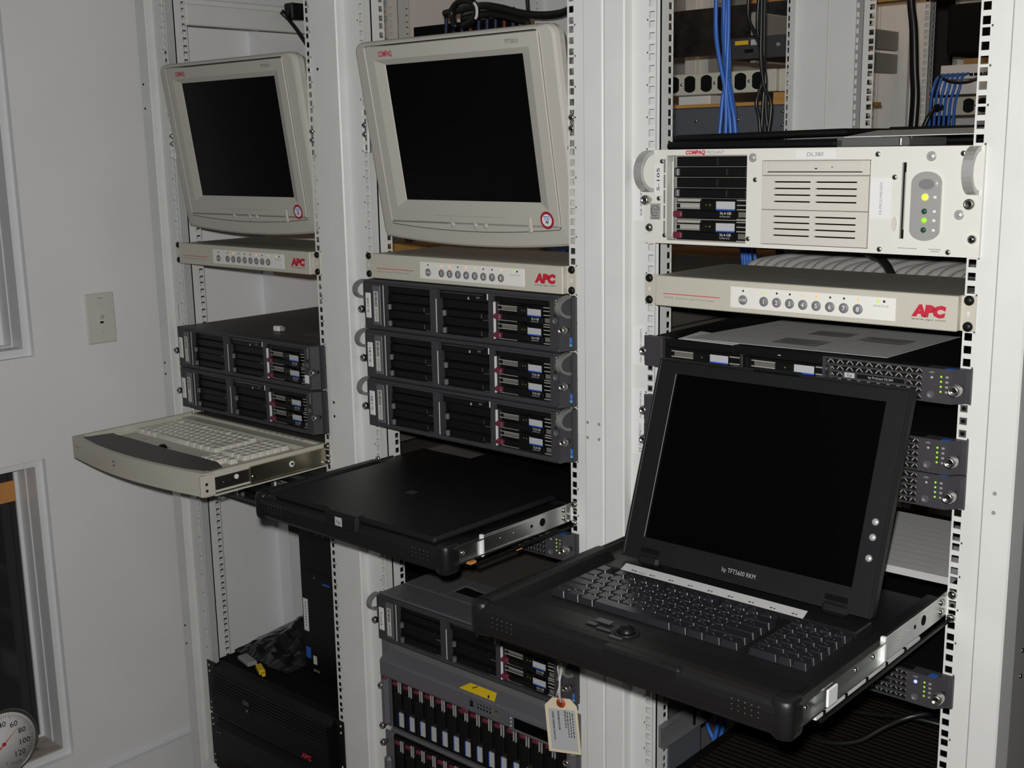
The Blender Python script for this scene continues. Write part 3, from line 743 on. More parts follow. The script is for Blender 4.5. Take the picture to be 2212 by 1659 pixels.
# ------------------------------------------------------------------ flat-panel monitors
def monitor(rk, u, y, n, tilt, label, detail):
    t = thing('flat_monitor', label, 'monitor', (RK[rk][0]+u*.001, RK[rk][1]+y*.001, n), 'beige flat-panel monitors', rot=(math.radians(tilt), 0, 0))
    N = 12
    def outline(hw, zt_, zb, sag, r, yy, k=6):
        P = []
        for i in range(k+1):
            a = math.pi*i/(2*k); P.append((hw-r+r*math.sin(a), yy, zt_-r+r*math.cos(a)))      # top right
        P2 = [(hw, yy, zb+r*.6)]
        for i in range(N+1):
            x = hw-2*hw*i/N; P2.append((x*.985, yy, zb-sag*(1-(x/hw)**2)))
        P += P2+[(-hw, yy, zb+r*.6)]
        for i in range(k+1):
            a = math.pi/2-math.pi*i/(2*k); P.append((-hw+r-r*math.sin(a), yy, zt_-r+r*math.cos(a)))
        return P
    # shell: outer rim, sides tapering to the back
    sh = MB()
    sh.loft([outline(193.5, 148, -156, 9, 9, -7), outline(195, 149.5, -157.5, 9, 10, -6.4), outline(216, 151.5, -177, 11, 16, -5), outline(221, 153.5, -180.5, 11, 18, -2.5), outline(223.5, 154.5, -182, 11, 19, 4), outline(221, 152, -180, 10, 19, 18), outline(206, 143, -170, 10, 18, 42), outline(150, 110, -130, 6, 20, 66), outline(140, 100, -120, 6, 20, 70)], 0, False, True, False)
    sh.build('shell', 'monitor', t)
    # bezel: raised face with bevelled opening
    b = MB()
    def rect(hw, zt_, zb, yy): return [(-hw, yy, zb), (hw, yy, zb), (hw, yy, zt_), (-hw, yy, zt_)]
    b.loft([rect(190, 145, -153, -7.05), rect(190, 145, -153, -8.8), rect(172, 124, -126, -8.8), rect(153.5, 115.5, -115.5, -2.5), rect(152, 114, -114, -1.2)], cap=False)
    b.build('bezel', 'monitor', t)
    for sx in (-1, 1): MB().box(sx*191.5-1.2, sx*191.5+1.2, -10.3, -6.5, -152, 146, 0, .8).build('ridge', 'monitor', t)
    MB().box(-152.6, 152.6, -1.6, -.8, -114.6, 114.6).build('screen', 'screen', t)
    # chin: seam line, buttons, power slider
    g = MB()
    for i in range(24):
        x0 = -190+i*380/24; x1 = x0+380/24
        z = lambda x: -156-9*(1-(x/190)**2)
        g.add([(x0, -9.4, z(x0)), (x1, -9.4, z(x1)), (x1, -9.4, z(x1)+1.2), (x0, -9.4, z(x0)+1.2)], [(0,1,2,3)])
    g.build('chin_seam', 'seam', t)
    ch = MB()
    ch.prism([(-190, -150)]+[(-190+380*i/16, -155.2-9*(1-((-190+380*i/16)/190)**2)) for i in range(17)]+[(190, -150)], 'y', -8.8, -7)
    ch.build('chin', 'monitor', t)
    MB().box(-80, 80, -9.1, -8.7, -139.4, -138.6).build('chin_groove', 'monitor_dark', t)
    for x in (-42.5, 10, 33): MB().lathe([(5,0),(5,-.8),(3.8,-1.8),(.01,-2)], (x, -8.8, -154), 'y', 18).build('push_button', 'monitor', t)
    MB().box(128, 136, -13, -8.7, -162, -136, 0, 1.6).build('power_slider', 'monitor', t)
    txt('AUTO', 8, 2, 'gray_ink', t, (10, -9.1, -163), FRONT); txt('I', 1, 3, 'gray_ink', t, (-44, -9.1, -146), FRONT)
    txt('COMPAQ', 33, 8.4, 'red_ink', t, (-142.5, -9.0, 129), FRONT, bold=.35)
    txt('TFT5010', 27, 6.4, 'seam', t, (138.5, -9.0, 131), FRONT)
    s = MB().prism([(166.5+13.6*math.cos(i*math.pi/12), -141+14.2*math.sin(i*math.pi/12)) for i in range(24)], 'y', -9.2, -8.8).build('approval_sticker', 'red_deep', t)
    MB().cyl((166.5, -9.35, -141), (166.5, -9.1, -141), 9.8, 22).build('sticker_centre', 'white_label', s)
    txt('TCO', 12.5, 6.4, 'blue_ink', s, (166.5, -9.5, -140.5), FRONT, bold=.3); txt('99', 6.5, 4.6, 'dark_ink', s, (166.5, -9.5, -146.6), FRONT, bold=.4)
    MB().box(-60, 60, 64, 120, -60, 50, 0, 6).build('mounting_arm', 'monitor_dark', t)
    return t
monitor('B', 235.1, .4, 1.5727, 9.8, 'beige flat monitor with black screen above the stacked dark servers', True)
monitor('A', 235.5, -3.1, 1.5719, 7.9, 'beige flat monitor with black screen in the rack beside the wall', True)
def support(rk, zc, label):
    t = thing('monitor_bracket', label, 'bracket', (RK[rk][0], RK[rk][1], zc), 'monitor brackets')
    MB().box(-3, 468, 130, 135, -42, 42, 0, 1).build('cross_plate', 'grey_metal', t)
    for u in (9, 454): MB().box(u-1.5, u+1.5, 4, 131, -30, 30).build('side_arm', 'grey_metal', t)
    for u, s_ in ((0, 1), (W, -1)):
        MB().box(min(u-4.5, u+s_*10.5), max(u-4.5, u+s_*10.5), 2.1, 4.2, -40, 40).build('mounting_tab', 'zinc', t)
        for z in (7, -9): pan_screw(t, u, z, 'chrome', -.2, 6, 4)
    return t
support('B', zn('B', -4.85), 'grey bracket holding the monitor above the stacked servers')
support('A', zn('A', -4.85), 'grey bracket holding the monitor beside the wall')
for dz in (38.1, 6.35, -6.35, -22.2): cage_nut(rackA, W, zn('A', -8)*1000+dz)
for dz in (6.35, 22.225): cage_nut(rackA, 0, zn('A', -9)*1000-dz)
for u in (0, W):
    for dz in (6.35, 22.225, 38.1): cage_nut(rackC, u, zn('C', 7)*1000-dz)

# ------------------------------------------------------------------ keyboards
def key_mesh(w, d, h, mt, taper=2.0):
    """keycap: sloping sides with rounded upright corners, separate dished top"""
    def ring(x, y, r, z, cy=0.):
        P = []
        for cx, cy_, a0 in ((x-r, -y+r, -90), (x-r, y-r, 0), (-x+r, y-r, 90), (-x+r, -y+r, 180)):
            for k in range(4):
                a = math.radians(a0+k*30); P.append((cx+r*math.cos(a), cy_+r*math.sin(a)+cy, z))
        return P
    lo = ring(w/2, d/2, 1.0, 0); hi = ring(w/2-taper*.85, d/2-taper*.8, 1.6, h, taper*.25)
    b = MB(); n = len(lo)
    b.add(lo+hi, [(i, (i+1) % n, n+(i+1) % n, n+i) for i in range(n)], 0, True)
    b.add(hi, [list(range(n))], 0, False)
    o = b.build('key', mt, fix=False)
    return o.data, o
_km = {}
def put_key(parent, x, y, z, w, d, h, mt):
    k = (round(w, 2), round(d, 2), h, mt)
    if k not in _km:
        me, o = key_mesh(w, d, h, mt); _km[k] = me
    else:
        o = bpy.data.objects.new('key', _km[k]); COL.objects.link(o)
    o.parent = parent; o.location = (x*.001, y*.001, z*.001)
    return o
MAIN = [[('k', 1), ('g', .6)]+[('k', 1)]*4+[('g', .45)]+[('k', 1)]*4+[('g', .45)]+[('k', 1)]*4,
        [('k', 1)]*13+[('k', 2)],
        [('k', 1.5)]+[('k', 1)]*12+[('k', 1.5)],
        [('k', 1.75)]+[('k', 1)]*11+[('k', 2.25)],
        [('k', 2.25)]+[('k', 1)]*10+[('k', 2.75)],
        [('k', 1.25), ('k', 1.25), ('k', 1.25), ('k', 6.25), ('k', 1.25), ('k', 1.25), ('k', 1.25), ('k', 1.25)]]
def keyboard(parent, x0, y0, z, p, rowp, h, mt, numpad_x, last_row=None, glyph=None):
    """rows run toward the viewer (decreasing y) starting at y0; the number pad starts at numpad_x"""
    gl = MB()
    def glyphs(x, y, w):
        if glyph:
            for q in range(2):
                a = x-w*.28+random.random()*2+q*4; gl.box(a, a+1.2+random.random()*1.2, y+1.5-q*3, y+2.2-q*3, z+h-.35, z+h+.1)
    for r, row in enumerate(MAIN if last_row is None else MAIN[:-1]+[last_row]):
        x = x0; y = y0-r*rowp-(2.5 if r else 0)
        for kind, w in row:
            if kind == 'k': put_key(parent, x+w*p/2, y, z, w*p-.9, rowp-.9, h, mt); glyphs(x+w*p/2, y, w*p)
            x += w*p
    if numpad_x:
        for r in range(6):
            y = y0-r*rowp-(2.5 if r else 0)
            cols = [(0, 1), (1, 1), (2, 1), (3, 1)] if r < 5 else [(0, 2), (2, 1), (3, 1)]
            for c, w in cols:
                put_key(parent, numpad_x+(c+w/2)*p, y, z, w*p-.9, rowp-.9, h, mt); glyphs(numpad_x+(c+w/2)*p, y, w*p)
    if glyph: gl.build('key_lettering', glyph, parent)['kind'] = 'stuff'

# ------------------------------------------------------------------ beige keyboard drawer, pulled out
t = thing('keyboard_drawer', 'beige rack keyboard drawer with trackball, pulled out on metal slides', 'keyboard', at('A', 9.45))
def bow(u): return -281-22*math.sin(math.pi*(u+4)/464)
front = [(-6+466*i/24, bow(-6+466*i/24)) for i in range(25)]
b = MB()
b.prism(front+[(460, -262), (-6, -262)], 'z', 0, 44)             # bowed front block
b.box(-6, 4, -262, 4, 4, 44).box(450, 458, -262, 4, 4, 44).box(-6, 458, -4, 4, 4, 43)
b.build('tray', 'beige', t)
MB().box(4, 450, -262, -4, 6, 22).build('tub_floor', 'tub_beige', t)
MB().box(4, 450, -30, -4, 22, 38).build('rear_wall', 'beige', t)
MB().box(-4, 456, 4, 260, 6, 40).build('rear_case', 'tray_top', t)
MB().prism([(24, -272), (40, -215)]+[(60+i*39, -218+1.2*math.sin(i)) for i in range(10)]+[(450, -234), (444, -268)]+[(400-i*38, bow(400-i*38)+10) for i in range(9)], 'z', 44, 44.8).build('wrist_pad', 'tub_dark', t)
MB().box(8, 446, -212, -30, 22, 29, 0, 2).build('keyboard_base', 'beige', t)
keyboard(t, 14, -47, 29, 19.0, 17.8, 8.5, 'key_beige', 318)
for x, y in ((330, -170), (349, -170), (368, -170), (387, -170), (349, -188), (330, -188), (368, -188)): put_key(t, x, y, 29, 18.1, 16.9, 8.5, 'key_beige')
MB().lathe([(17,0),(15,1.5),(.01,1.6)], (186, -193, 29), 'z', 22).build('ball_socket', 'tub_beige', t)
g = MB(); rings = []
g.lathe([(10,0),(9.6,3),(7.5,6.5),(4,8.6),(.01,9.2)], (186, -193, 30), 'z', 18); g.build('trackball', 'black', t)
txt('COMPAQ', 24, 4, 'red_ink', t, (24, -288.5, 26), Matrix.Rotation(math.radians(-8), 3, 'Z') @ FRONT)
g = MB()
for z in (26, 18): g.box(186, 195, -303.5, -303, z, z+4)
g.build('front_print', 'gray_ink', t)
txt('COMPAQ', 22, 3.5, 'red_ink', t, (80, -170, 29.3), FLAT)
g = MB()
for i in range(8): g.box(250+i*20, 262+i*20, -12, -6, 43.1, 43.4)
g.build('rear_slots', 'white_label', t)
# slides on the right-hand side
MB().box(458, 466, -292, -262, 3, 42, 0, 1).build('end_cap', 'beige', t)
for z in (14, 26): MB().cyl((466, -281, z), (467, -281, z), 3, 12).build('cap_screw', 'zinc_yellow', t)
s = MB().box(458.2, 460.5, -276, 60, 9, 33, 0, .5).build('inner_slide', 'steel_dark', t)
MB().cyl((460.4, -213, 25), (461.6, -213, 25), 4.6, 16).build('plastic_stop', 'white_label', s)
for y in (-258, -240): MB().cyl((460.4, y, 20), (461.4, y, 20), 2, 10).build('rivet', 'zinc_yellow', s)
s = MB().box(460.6, 463, -184, -3, 4, 36, 0, .5).box(460, 465.5, -184, -3, 35, 37.2).box(460, 465.5, -184, -3, 3, 5.2).build('outer_slide', 'zinc_yellow', t)
MB().cyl((463, -88, 22), (463.6, -88, 22), 6, 18).build('slide_hole_ring', 'white_label', s); MB().cyl((463.4, -87, 22), (464, -87, 22), 2.5, 12).build('slide_hole', 'gap', s)
MB().cyl((463, -177, 17), (464.6, -177, 17), 2.6, 10).build('rivet', 'chrome', s); MB().cyl((463, -12, 9), (464.6, -12, 9), 2.6, 10).build('rivet', 'chrome', s)
MB().box(457.5, 464, -262, -3, -1, 2, 0, .6).build('lower_lip', 'beige', t)
for z in (39.5, 9): pan_screw(t, W, z, 'steel_dark', -.2, 6, 5)
pan_screw(t, 0, 39.5, 'steel', -.2, 6, 5)
MB().box(467.2, 470, -.05, -.02, 5, 42).build('bracket_edge', 'zinc', t)

# ------------------------------------------------------------------ black console drawers
def console(rk, nbot, front, open_, label):
    """front: y of the front edge; local z = 0 at the bottom of the unit"""
    t = thing('console_drawer', label, 'console', at(rk, nbot), 'black rack consoles')
    F = front; D = 395
    z0, zt_ = -3.5, 40.
    # base tray
    MB().box(12, 452, F+40, F+D, 2, 27, 0, 2).build('tray', 'console', t)
    fr = MB()
    def prof(): return [(F+62, z0+6), (F+14, z0), (F+5, z0+2.5), (F+1, z0+8), (F, z0+16), (F, z0+28), (F+1.5, z0+35), (F+6, z0+39.5), (F+14, z0+41.8), (F+24, z0+42.2), (F+62, z0+40)]
    fr.prism(prof(), 'x', 16, 445)
    o = fr.build('palm_rest', 'console', t)
    c = MB()
    for u in (2.5, 430):       # rounded corner bumpers
        cy = F+16
        P = lambda r, z: [(u+14+13.2*max(-1, min(1, 1.25*math.cos(a)))*r, cy+(16.4*math.sin(a) if math.sin(a) < 0 else 22*math.sin(a))*r, z) for a in [i*math.pi/12 for i in range(24)]]
        c = MB(); c.loft([P(.82, z0-.5), P(.94, z0+2), P(1, z0+8), P(1.01, z0+30), P(.98, z0+37), P(.9, z0+41.5), P(.78, z0+43.4), P(.4, z0+44)], 0, True)
        c.build('corner_bumper', 'console', t)
    a_ = MB().prism([(4, 2), (4, 34), (5.5, 38.5), (9, 41.6), (14, 43.2), (20, 43.5), (26, 42.6), (31, 40), (36, 35.5), (40, 31), (42, 28), (12, 26), (12, 2)], 'y', F+16, F+262)
    a_.build('side_arm', 'console', t)
    MB().box(436, 452, F+30, F+D, 24, 34, 0, 1.5).build('side_edge', 'console', t)
    dots = MB()
    for (ua, ) in ((45,), (388,)):
        for i in range(5):
            for j in range(3):
                y_ = F-.2 if j else F+.6
                z_ = z0+30-j*6
                dots.box(ua+i*8, ua+i*8+1.0, F-.25, F+2, z_-.3, z_+.4)
    dots.build('vent_dots', 'key_print', t)['kind'] = 'stuff'
    # slides
    for s_, ua in ((1, 452), (-1, 12)):
        i_ = MB().box(min(ua, ua+s_*2.5), max(ua, ua+s_*2.5), F+20, 80, 10, 34, 0, .5).box(min(ua, ua+s_*8), max(ua, ua+s_*8), F+20, F+222, 9, 11).box(min(ua, ua+s_*8), max(ua, ua+s_*8), F+20, F+222, 33, 35).build('inner_slide', 'zinc', t)
        for y in (F+38, F+105, F+155, F+200): MB().lathe([(3.4,0),(3,s_*1.8),(.01,s_*2.2)], (ua+s_*2.4, y, 22), 'x', 10).build('rivet', 'chrome', i_)
        x0_ = ua+s_*3; x1_ = ua+s_*6
        o_ = MB().box(min(x0_, x1_), max(x0_, x1_), F+(222 if open_ else 78), 30, 8, 38, 0, .5).build('outer_slide', 'zinc', t)
        ys = F+(222 if open_ else 78)
        if s_ > 0:
            MB().box(x0_-2, x1_+1.5, ys-3, ys+2, 6, 40, 0, .8).build('slide_collar', 'white_label', o_)
            for y, r, m in ((ys+40, 1.8, 'steel'), (ys+70, 1.8, 'steel'), (-72, 6.5, 'gap'), (-98, 2.6, 'gap')): MB().cyl((x1_-.2, y, 24), (x1_+.4, y, 24), r, 16).build('rivet' if m == 'steel' else 'slide_hole', m, o_)
            for z in (17, 30): MB().lathe([(4.5,0),(4,2),(1.5,3.2),(.01,3.3)], (x1_, -18, z), 'x', 12).build('bolt', 'chrome', o_)
    MB().box(458, 462, F+60, 0, -2.5, 2, 0, .6).build('lower_slide_lip', 'black', t)
    for u in (0, W):
        for z in (36.8, 6): pan_screw(t, u, z, 'chrome', -.2, 6.2, 5.0)
        cage_nut(t, u, 22.2)
    return t, F
tB, F = console('B', 9.43, -287, False, 'closed black fold-down console on slides under the stacked servers')
# closed lid with latch
l = MB().box(52, 430, F+6, F+285, 36, 47, 0, 4.5).build('lid', 'console', tB)
MB().box(190, 270, F-2.5, F+26, 20, 47.6, 0, 5).build('latch_tab', 'console', l)
MB().box(219, 235, F-3.0, F-2.3, 27, 41).build('logo_badge', 'gray_label', l); txt('hp', 10, 6, 'dark_ink', l, (227, F-3.2, 31), FRONT, shear=.2)
MB().box(226, 242, F+140, F+156, 47, 47.3).build('lid_logo', 'charcoal', l)
MB().box(448, 459, F+50, F+62, 1, 5).build('orange_tab', 'orange_board', tB); MB().box(456, 462, F+150, F+162, -4, 0).build('orange_tab', 'orange_board', tB)
MB().box(8, 456, F+285, F+395, 27, 36, 0, 2).build('rear_deck', 'console', tB)

tC, F = console('C', 13.4, -405, True, 'open black fold-up console with keyboard and raised black screen')
MB().box(42, 436, F+55, F+262, 22, 30, 0, 2).build('keyboard_deck', 'console', tC)
keyboard(tC, 56, F+205, 30, 18.6, 18.6, 8.0, 'console_key', 348, glyph='key_print')
d = MB().box(58, 424, F+218, F+262, 28, 36.5, 0, 2).build('hinge_deck', 'console', tC)
st = MB().add([(84, F+217, 36.9), (356, F+217, 36.9), (350, F+241, 37.4), (76, F+241, 37.4)], [(0,1,2,3)]); st.build('legend_strip', 'white_label', d)
g = MB()
for i in range(9): g.box(98+i*30, 101+i*30, F+222, F+224.5, 37.3, 37.6); g.box(103+i*30, 105+i*30, F+222, F+224.5, 37.3, 37.6)
g.build('legend_marks', 'dark_ink', d)
txt('PROGRAM', 18, 3.2, 'dark_ink', d, (112, F+220, 37.6), FLAT)
# trackball and buttons on the palm rest
MB().lathe([(16,37.8),(15,39.4),(12,39.6),(11.5,38)], (217, F+48, 0), 'z', 24).build('ball_ring', 'console', tC)
MB().lathe([(10.5,37.5),(10,41),(7.6,44.5),(4,46.4),(.01,47)], (217, F+48, 0), 'z', 20).build('trackball', 'black', tC)
for x, y, w, dd in ((178, 56, 24, 12), (170, 42, 16, 8), (192, 36, 22, 5), (217, 26, 20, 6)): MB().box(x-w/2, x+w/2, F+y-dd/2, F+y+dd/2, 38.2, 39.8, 0, 1.2).build('mouse_button', 'console_key', tC)
MB().box(216, 322, F-.8, F+14, 24, 38.9, 0, 3).build('latch_tab', 'console', tC)
MB().box(402, 420, F+58, F+66, 30.1, 30.5).build('logo_badge', 'gray_label', tC); txt('hp', 8, 4, 'dark_ink', tC, (411, F+60, 30.7), FLAT, shear=.2)
MB().box(461, 464, F+70, F+92, 12, 32, 0, .8).build('white_stop', 'white_label', tC)
MB().box(440, 456, F+60, F+330, -1, 3).build('cable_arm', 'rack_paint', tC)
for i in range(5): MB().box(438, 457, F+75+i*52, F+80+i*52, -1.5, 3.6).build('cable_arm_rib', 'black', tC)
# raised lid: local frame on its hinge line
A = math.radians(-19.1)
M = Matrix.Translation((244.3, -103.1, (1.1249-zn('C', 13.4))*1000)) @ Matrix.Rotation(A, 4, 'X')
def lidpart(name, m, fn, parent=tC):
    b = MB(); b.T = M; fn(b); return b.build(name, m, parent)
lid = lidpart('screen_lid', 'console', lambda b: b.plate(-183, 183, -146, 133.5, [(-152.5, 152.5, -114.5, 114.5)], -4.5, 2) .box(-183, 183, 2, 12, -143, 131.5, 0, 4))
lidpart('lid_rim', 'console', lambda b: b.box(-184, -178, -5.5, 9, -145, 134, 0, 2).box(178, 184, -5.5, 9, -145, 134, 0, 2).box(-180, 180, -5.5, 9, 129.5, 135, 0, 2), lid)
lidpart('screen', 'screen', lambda b: b.box(-153, 153, -.8, 0.2, -115, 115), lid)
lidpart('screen_edge', 'gray_label', lambda b: b.box(-153, -152.2, -3.8, -3.2, -114.5, 114.5), lid)
for z in (-31.5, -50.3, -75.8): lidpart('round_button', 'silver_paint', lambda b: b.lathe([(4.6,-4.5),(4.4,-6),(3,-7.2),(.01,-7.5)], (167, 0, z), 'y', 14), lid)
lidpart('lid_latch', 'black', lambda b: b.box(-35, 35, -7, 6, 131, 137, 0, 2), lid)
for x in (-138, 136): lidpart('hinge', 'console', lambda b: b.box(x-17, x+17, -8, 10, -152, -137, 0, 4), lid); lidpart('hinge_recess', 'gap', lambda b: b.box(x-15, x+15, -5, -4.4, -135.5, -128.5), lid)
vs = txt('hp TFT5600 RKM', 49, 6.0, 'gray_label', lid, (0, -4.8, -134), FRONT, bold=-.12)
for v in vs.data.vertices: v.co = (M @ (v.co*1000))*.001

# ------------------------------------------------------------------ uninterruptible power supplies
def ups(n, label, logo):
    t = thing('power_supply_unit', label, 'power supply', at('A', n+3), 'black power supply units')
    H = 132.
    MB().box(11, 454, 18, 640, 1, H-1, 0, .8).build('case', 'black_matte', t)
    MB().prism([(17, 2), (-8, 2), (-16, 10), (-18, 60), (-12, 112), (2, 127), (17, 131)], 'x', 22, 443).build('bezel', 'black', t)
    for u0, u1 in ((-8.7, 24), (441, 473.8)):
        e = MB().box(u0, u1, -3, -.05, 2, 130, 0, .8).build('ear', 'black', t)
        for z in (7, 22, 99, 114):
            uu = 0 if u0 < 0 else W
            MB().cyl((uu, -3.3, z+5), (uu, -2.9, z+5), 2.6, 10).build('screw_hole', 'rack_paint', e)
    if logo == 'badge':
        for i in range(14): MB().prism([(-17.5+abs(i-7)*.25, 12+i*7.4), (-20.2+abs(i-7)*.25, 14+i*7.4), (-20.2+abs(i-7)*.25, 16+i*7.4), (-17.5+abs(i-7)*.25, 18+i*7.4)], 'x', 26, 439).build('rib', 'black', t)
        MB().box(150, 172, -21.5, -20, 74, 86, 0, .4).build('display_badge', 'charcoal', t)
        MB().box(160, 167, -21, -20, 60, 66).build('printed_mark', 'charcoal_light', t)
        txt('APC', 34, 11, 'red_ink', t, (370, -22.0, 20), FRONT, bold=.6, shear=.12)
    MB().tube([(18, -6, 98), (30, -16, 100), (44, -14, 100)], 1.0, 6).build('trim_wire', 'steel_dark', t)
    return t
ups(21.6, 'black ribbed power supply unit with red logo and junk on top', 'badge')
ups(24.6, 'plain black power supply unit at the rack bottom', 'logo')
zU = zn('A', 21.6)
# tower computer standing on the power supply
t = thing('desktop_tower', 'black desktop tower computer standing on the ribbed power supply', 'computer', (RK['A'][0]+.222, RK['A'][1]+.100, zU))
MB().box(2, 174, 12, 380, 0, 420, 0, 3).build('case', 'black_matte', t)
MB().box(0, 176, 0, 13, 2, 422, 0, 5).build('front_panel', 'black', t)
MB().box(6, 170, -1.5, 1, 300, 342, 0, 1).build('optical_drive', 'black', t)
MB().box(30, 170, -1.5, 1, 222, 246, 0, 1).build('floppy_bay', 'black', t)
txt('CD', 9, 5, 'gray_label', t, (70, -2, 332), FRONT); txt('RW', 9, 4, 'gray_label', t, (92, -2, 332), FRONT)
MB().cyl((52,-1.8,232),(52,-1.2,232),1.2,8).build('indicator_light', 'white_label', t); MB().box(80, 104, -1.9, -1.2, 222, 226).build('blue_badge', 'blue_sticker', t)
l = MB().box(8, 24, -.6, -.05, 100, 176).build('name_label', 'white_label', t)
g = MB(); 
for i in range(9): g.box(14, 17+random.random()*2, -.8, -.55, 112+i*6.6, 115+i*6.6)
g.build('faint_print', 'gray_ink', l)
MB().box(10, 26, -.6, -.05, 36, 62).build('processor_sticker', 'blue_sticker', t); MB().box(34, 46, -.6, -.05, 26, 46).build('system_sticker', 'pale_label', t)
txt('EVO', 20, 6, 'gray_label', t, (44, -.4, 8), FRONT)
# crumpled antistatic bag and loose parts
def mound(name, x0, x1, y0, y1, hmax, mt, label, cat, seed, loc, bias=0):
    rnd = random.Random(seed); nx, ny = 22, 22; vs = []
    ph = [(rnd.uniform(1.5, 5), rnd.uniform(1.5, 5), rnd.uniform(0, 6)) for _ in range(6)]
    for j in range(ny+1):
        for i in range(nx+1):
            u = i/nx; v = j/ny
            e = (math.sin(math.pi*u)**.45)*(math.sin(math.pi*v)**.45)
            h = .55+.12*sum(math.sin(a*u*6+b_*v*6+c) for a, b_, c in ph)+bias*v+rnd.uniform(-.05, .05)
            vs.append((x0+(x1-x0)*u+rnd.uniform(-3, 3), y0+(y1-y0)*v+rnd.uniform(-3, 3), max(.4, hmax*e*h)))
    fs = [(j*(nx+1)+i, j*(nx+1)+i+1, (j+1)*(nx+1)+i+1, (j+1)*(nx+1)+i) for j in range(ny) for i in range(nx)]
    edge = [i for i in range(nx+1)]+[(j)*(nx+1)+nx for j in range(1, ny+1)]+[ny*(nx+1)+i for i in range(nx-1, -1, -1)]+[j*(nx+1) for j in range(ny-1, 0, -1)]
    b = MB(); b.add(vs, fs, 0, False)
    base = [(vs[k][0], vs[k][1], 0) for k in edge]; n = len(edge); o_ = len(b.v); b.v += base
    for k in range(n): b.f.append([edge[k], edge[(k+1) % n], o_+(k+1) % n, o_+k]); b.m.append(0); b.sm.append(False)
    b.f.append([o_+k for k in range(n)][::-1]); b.m.append(0); b.sm.append(False)
    o = b.build(name, mt); o.location = loc
    return tag(o, label, cat)
mound('antistatic_bag', 4, 205, 62, 420, 62, 'bag', 'crumpled dark antistatic bag heaped on the ribbed power supply', 'bag', 3, (RK['A'][0], RK['A'][1], zU), .35)
t = thing('power_connector', 'yellow plastic connector lying before the dark crumpled bag', 'connector', (RK['A'][0]+.150, RK['A'][1]+.032, zU), rot=(0, 0, math.radians(-24)))
MB().box(-20, 20, -7, 7, 0, 12, 0, 2).build('housing', 'yellow_sticker', t); MB().box(20, 34, -4, 4, 2, 9, 0, 1).build('plug_end', 'yellow_sticker', t)
o = tag(MB().box(-28, 28, -12, 12, 0, 10, 0, 2).build('grey_bracket', 'cable_gray'), 'grey metal bracket lying beside the yellow connector', 'bracket'); o.location = (RK['A'][0]+.085, RK['A'][1]+.044, zU); o.rotation_euler = (0, 0, -.2)
# small white plug on the upper dark server of the wall-side rack
t = thing('cable_plug', 'small white plug lying on the dark server near the wall', 'plug', (RK['A'][0]+.255, RK['A'][1]+.058, zn('A', 4)-.0012), rot=(0, 0, .1))
MB().box(-12, 6, -6, 6, 0, 11, 0, 1.5).build('shell', 'white_label', t); MB().box(6, 13, -5, 5, 1, 10, 0, 1).build('tip', 'cable_gray', t)
o = tag(MB().box(0, 90, 0, 55, 0, .5).build('spec_label', 'charcoal_light'), 'grey information sheet lying on the dark server near the wall', 'label'); o.location = (RK['A'][0]+.33, RK['A'][1]+.055, zn('A', 4)-.0012)
# power adapter hanging on the upper beam of the wall-side rack
t = thing('power_adapter', 'black power adapter with cord on the upper beam by the wall', 'adapter', (RK['A'][0], RK['A'][1], 0))
MB().box(-4, 26, 318, 362, 1838, 1874, 0, 3).build('body', 'black', t)
MB().tube([(10, 306, 1855), (10, 300, 1852), (10, 318, 1840), (10, 340, 1819), (12, 362, 1792), (16, 380, 1766), (30, 400, 1720)], 4.5, 8).build('cord', 'cable_black', t)

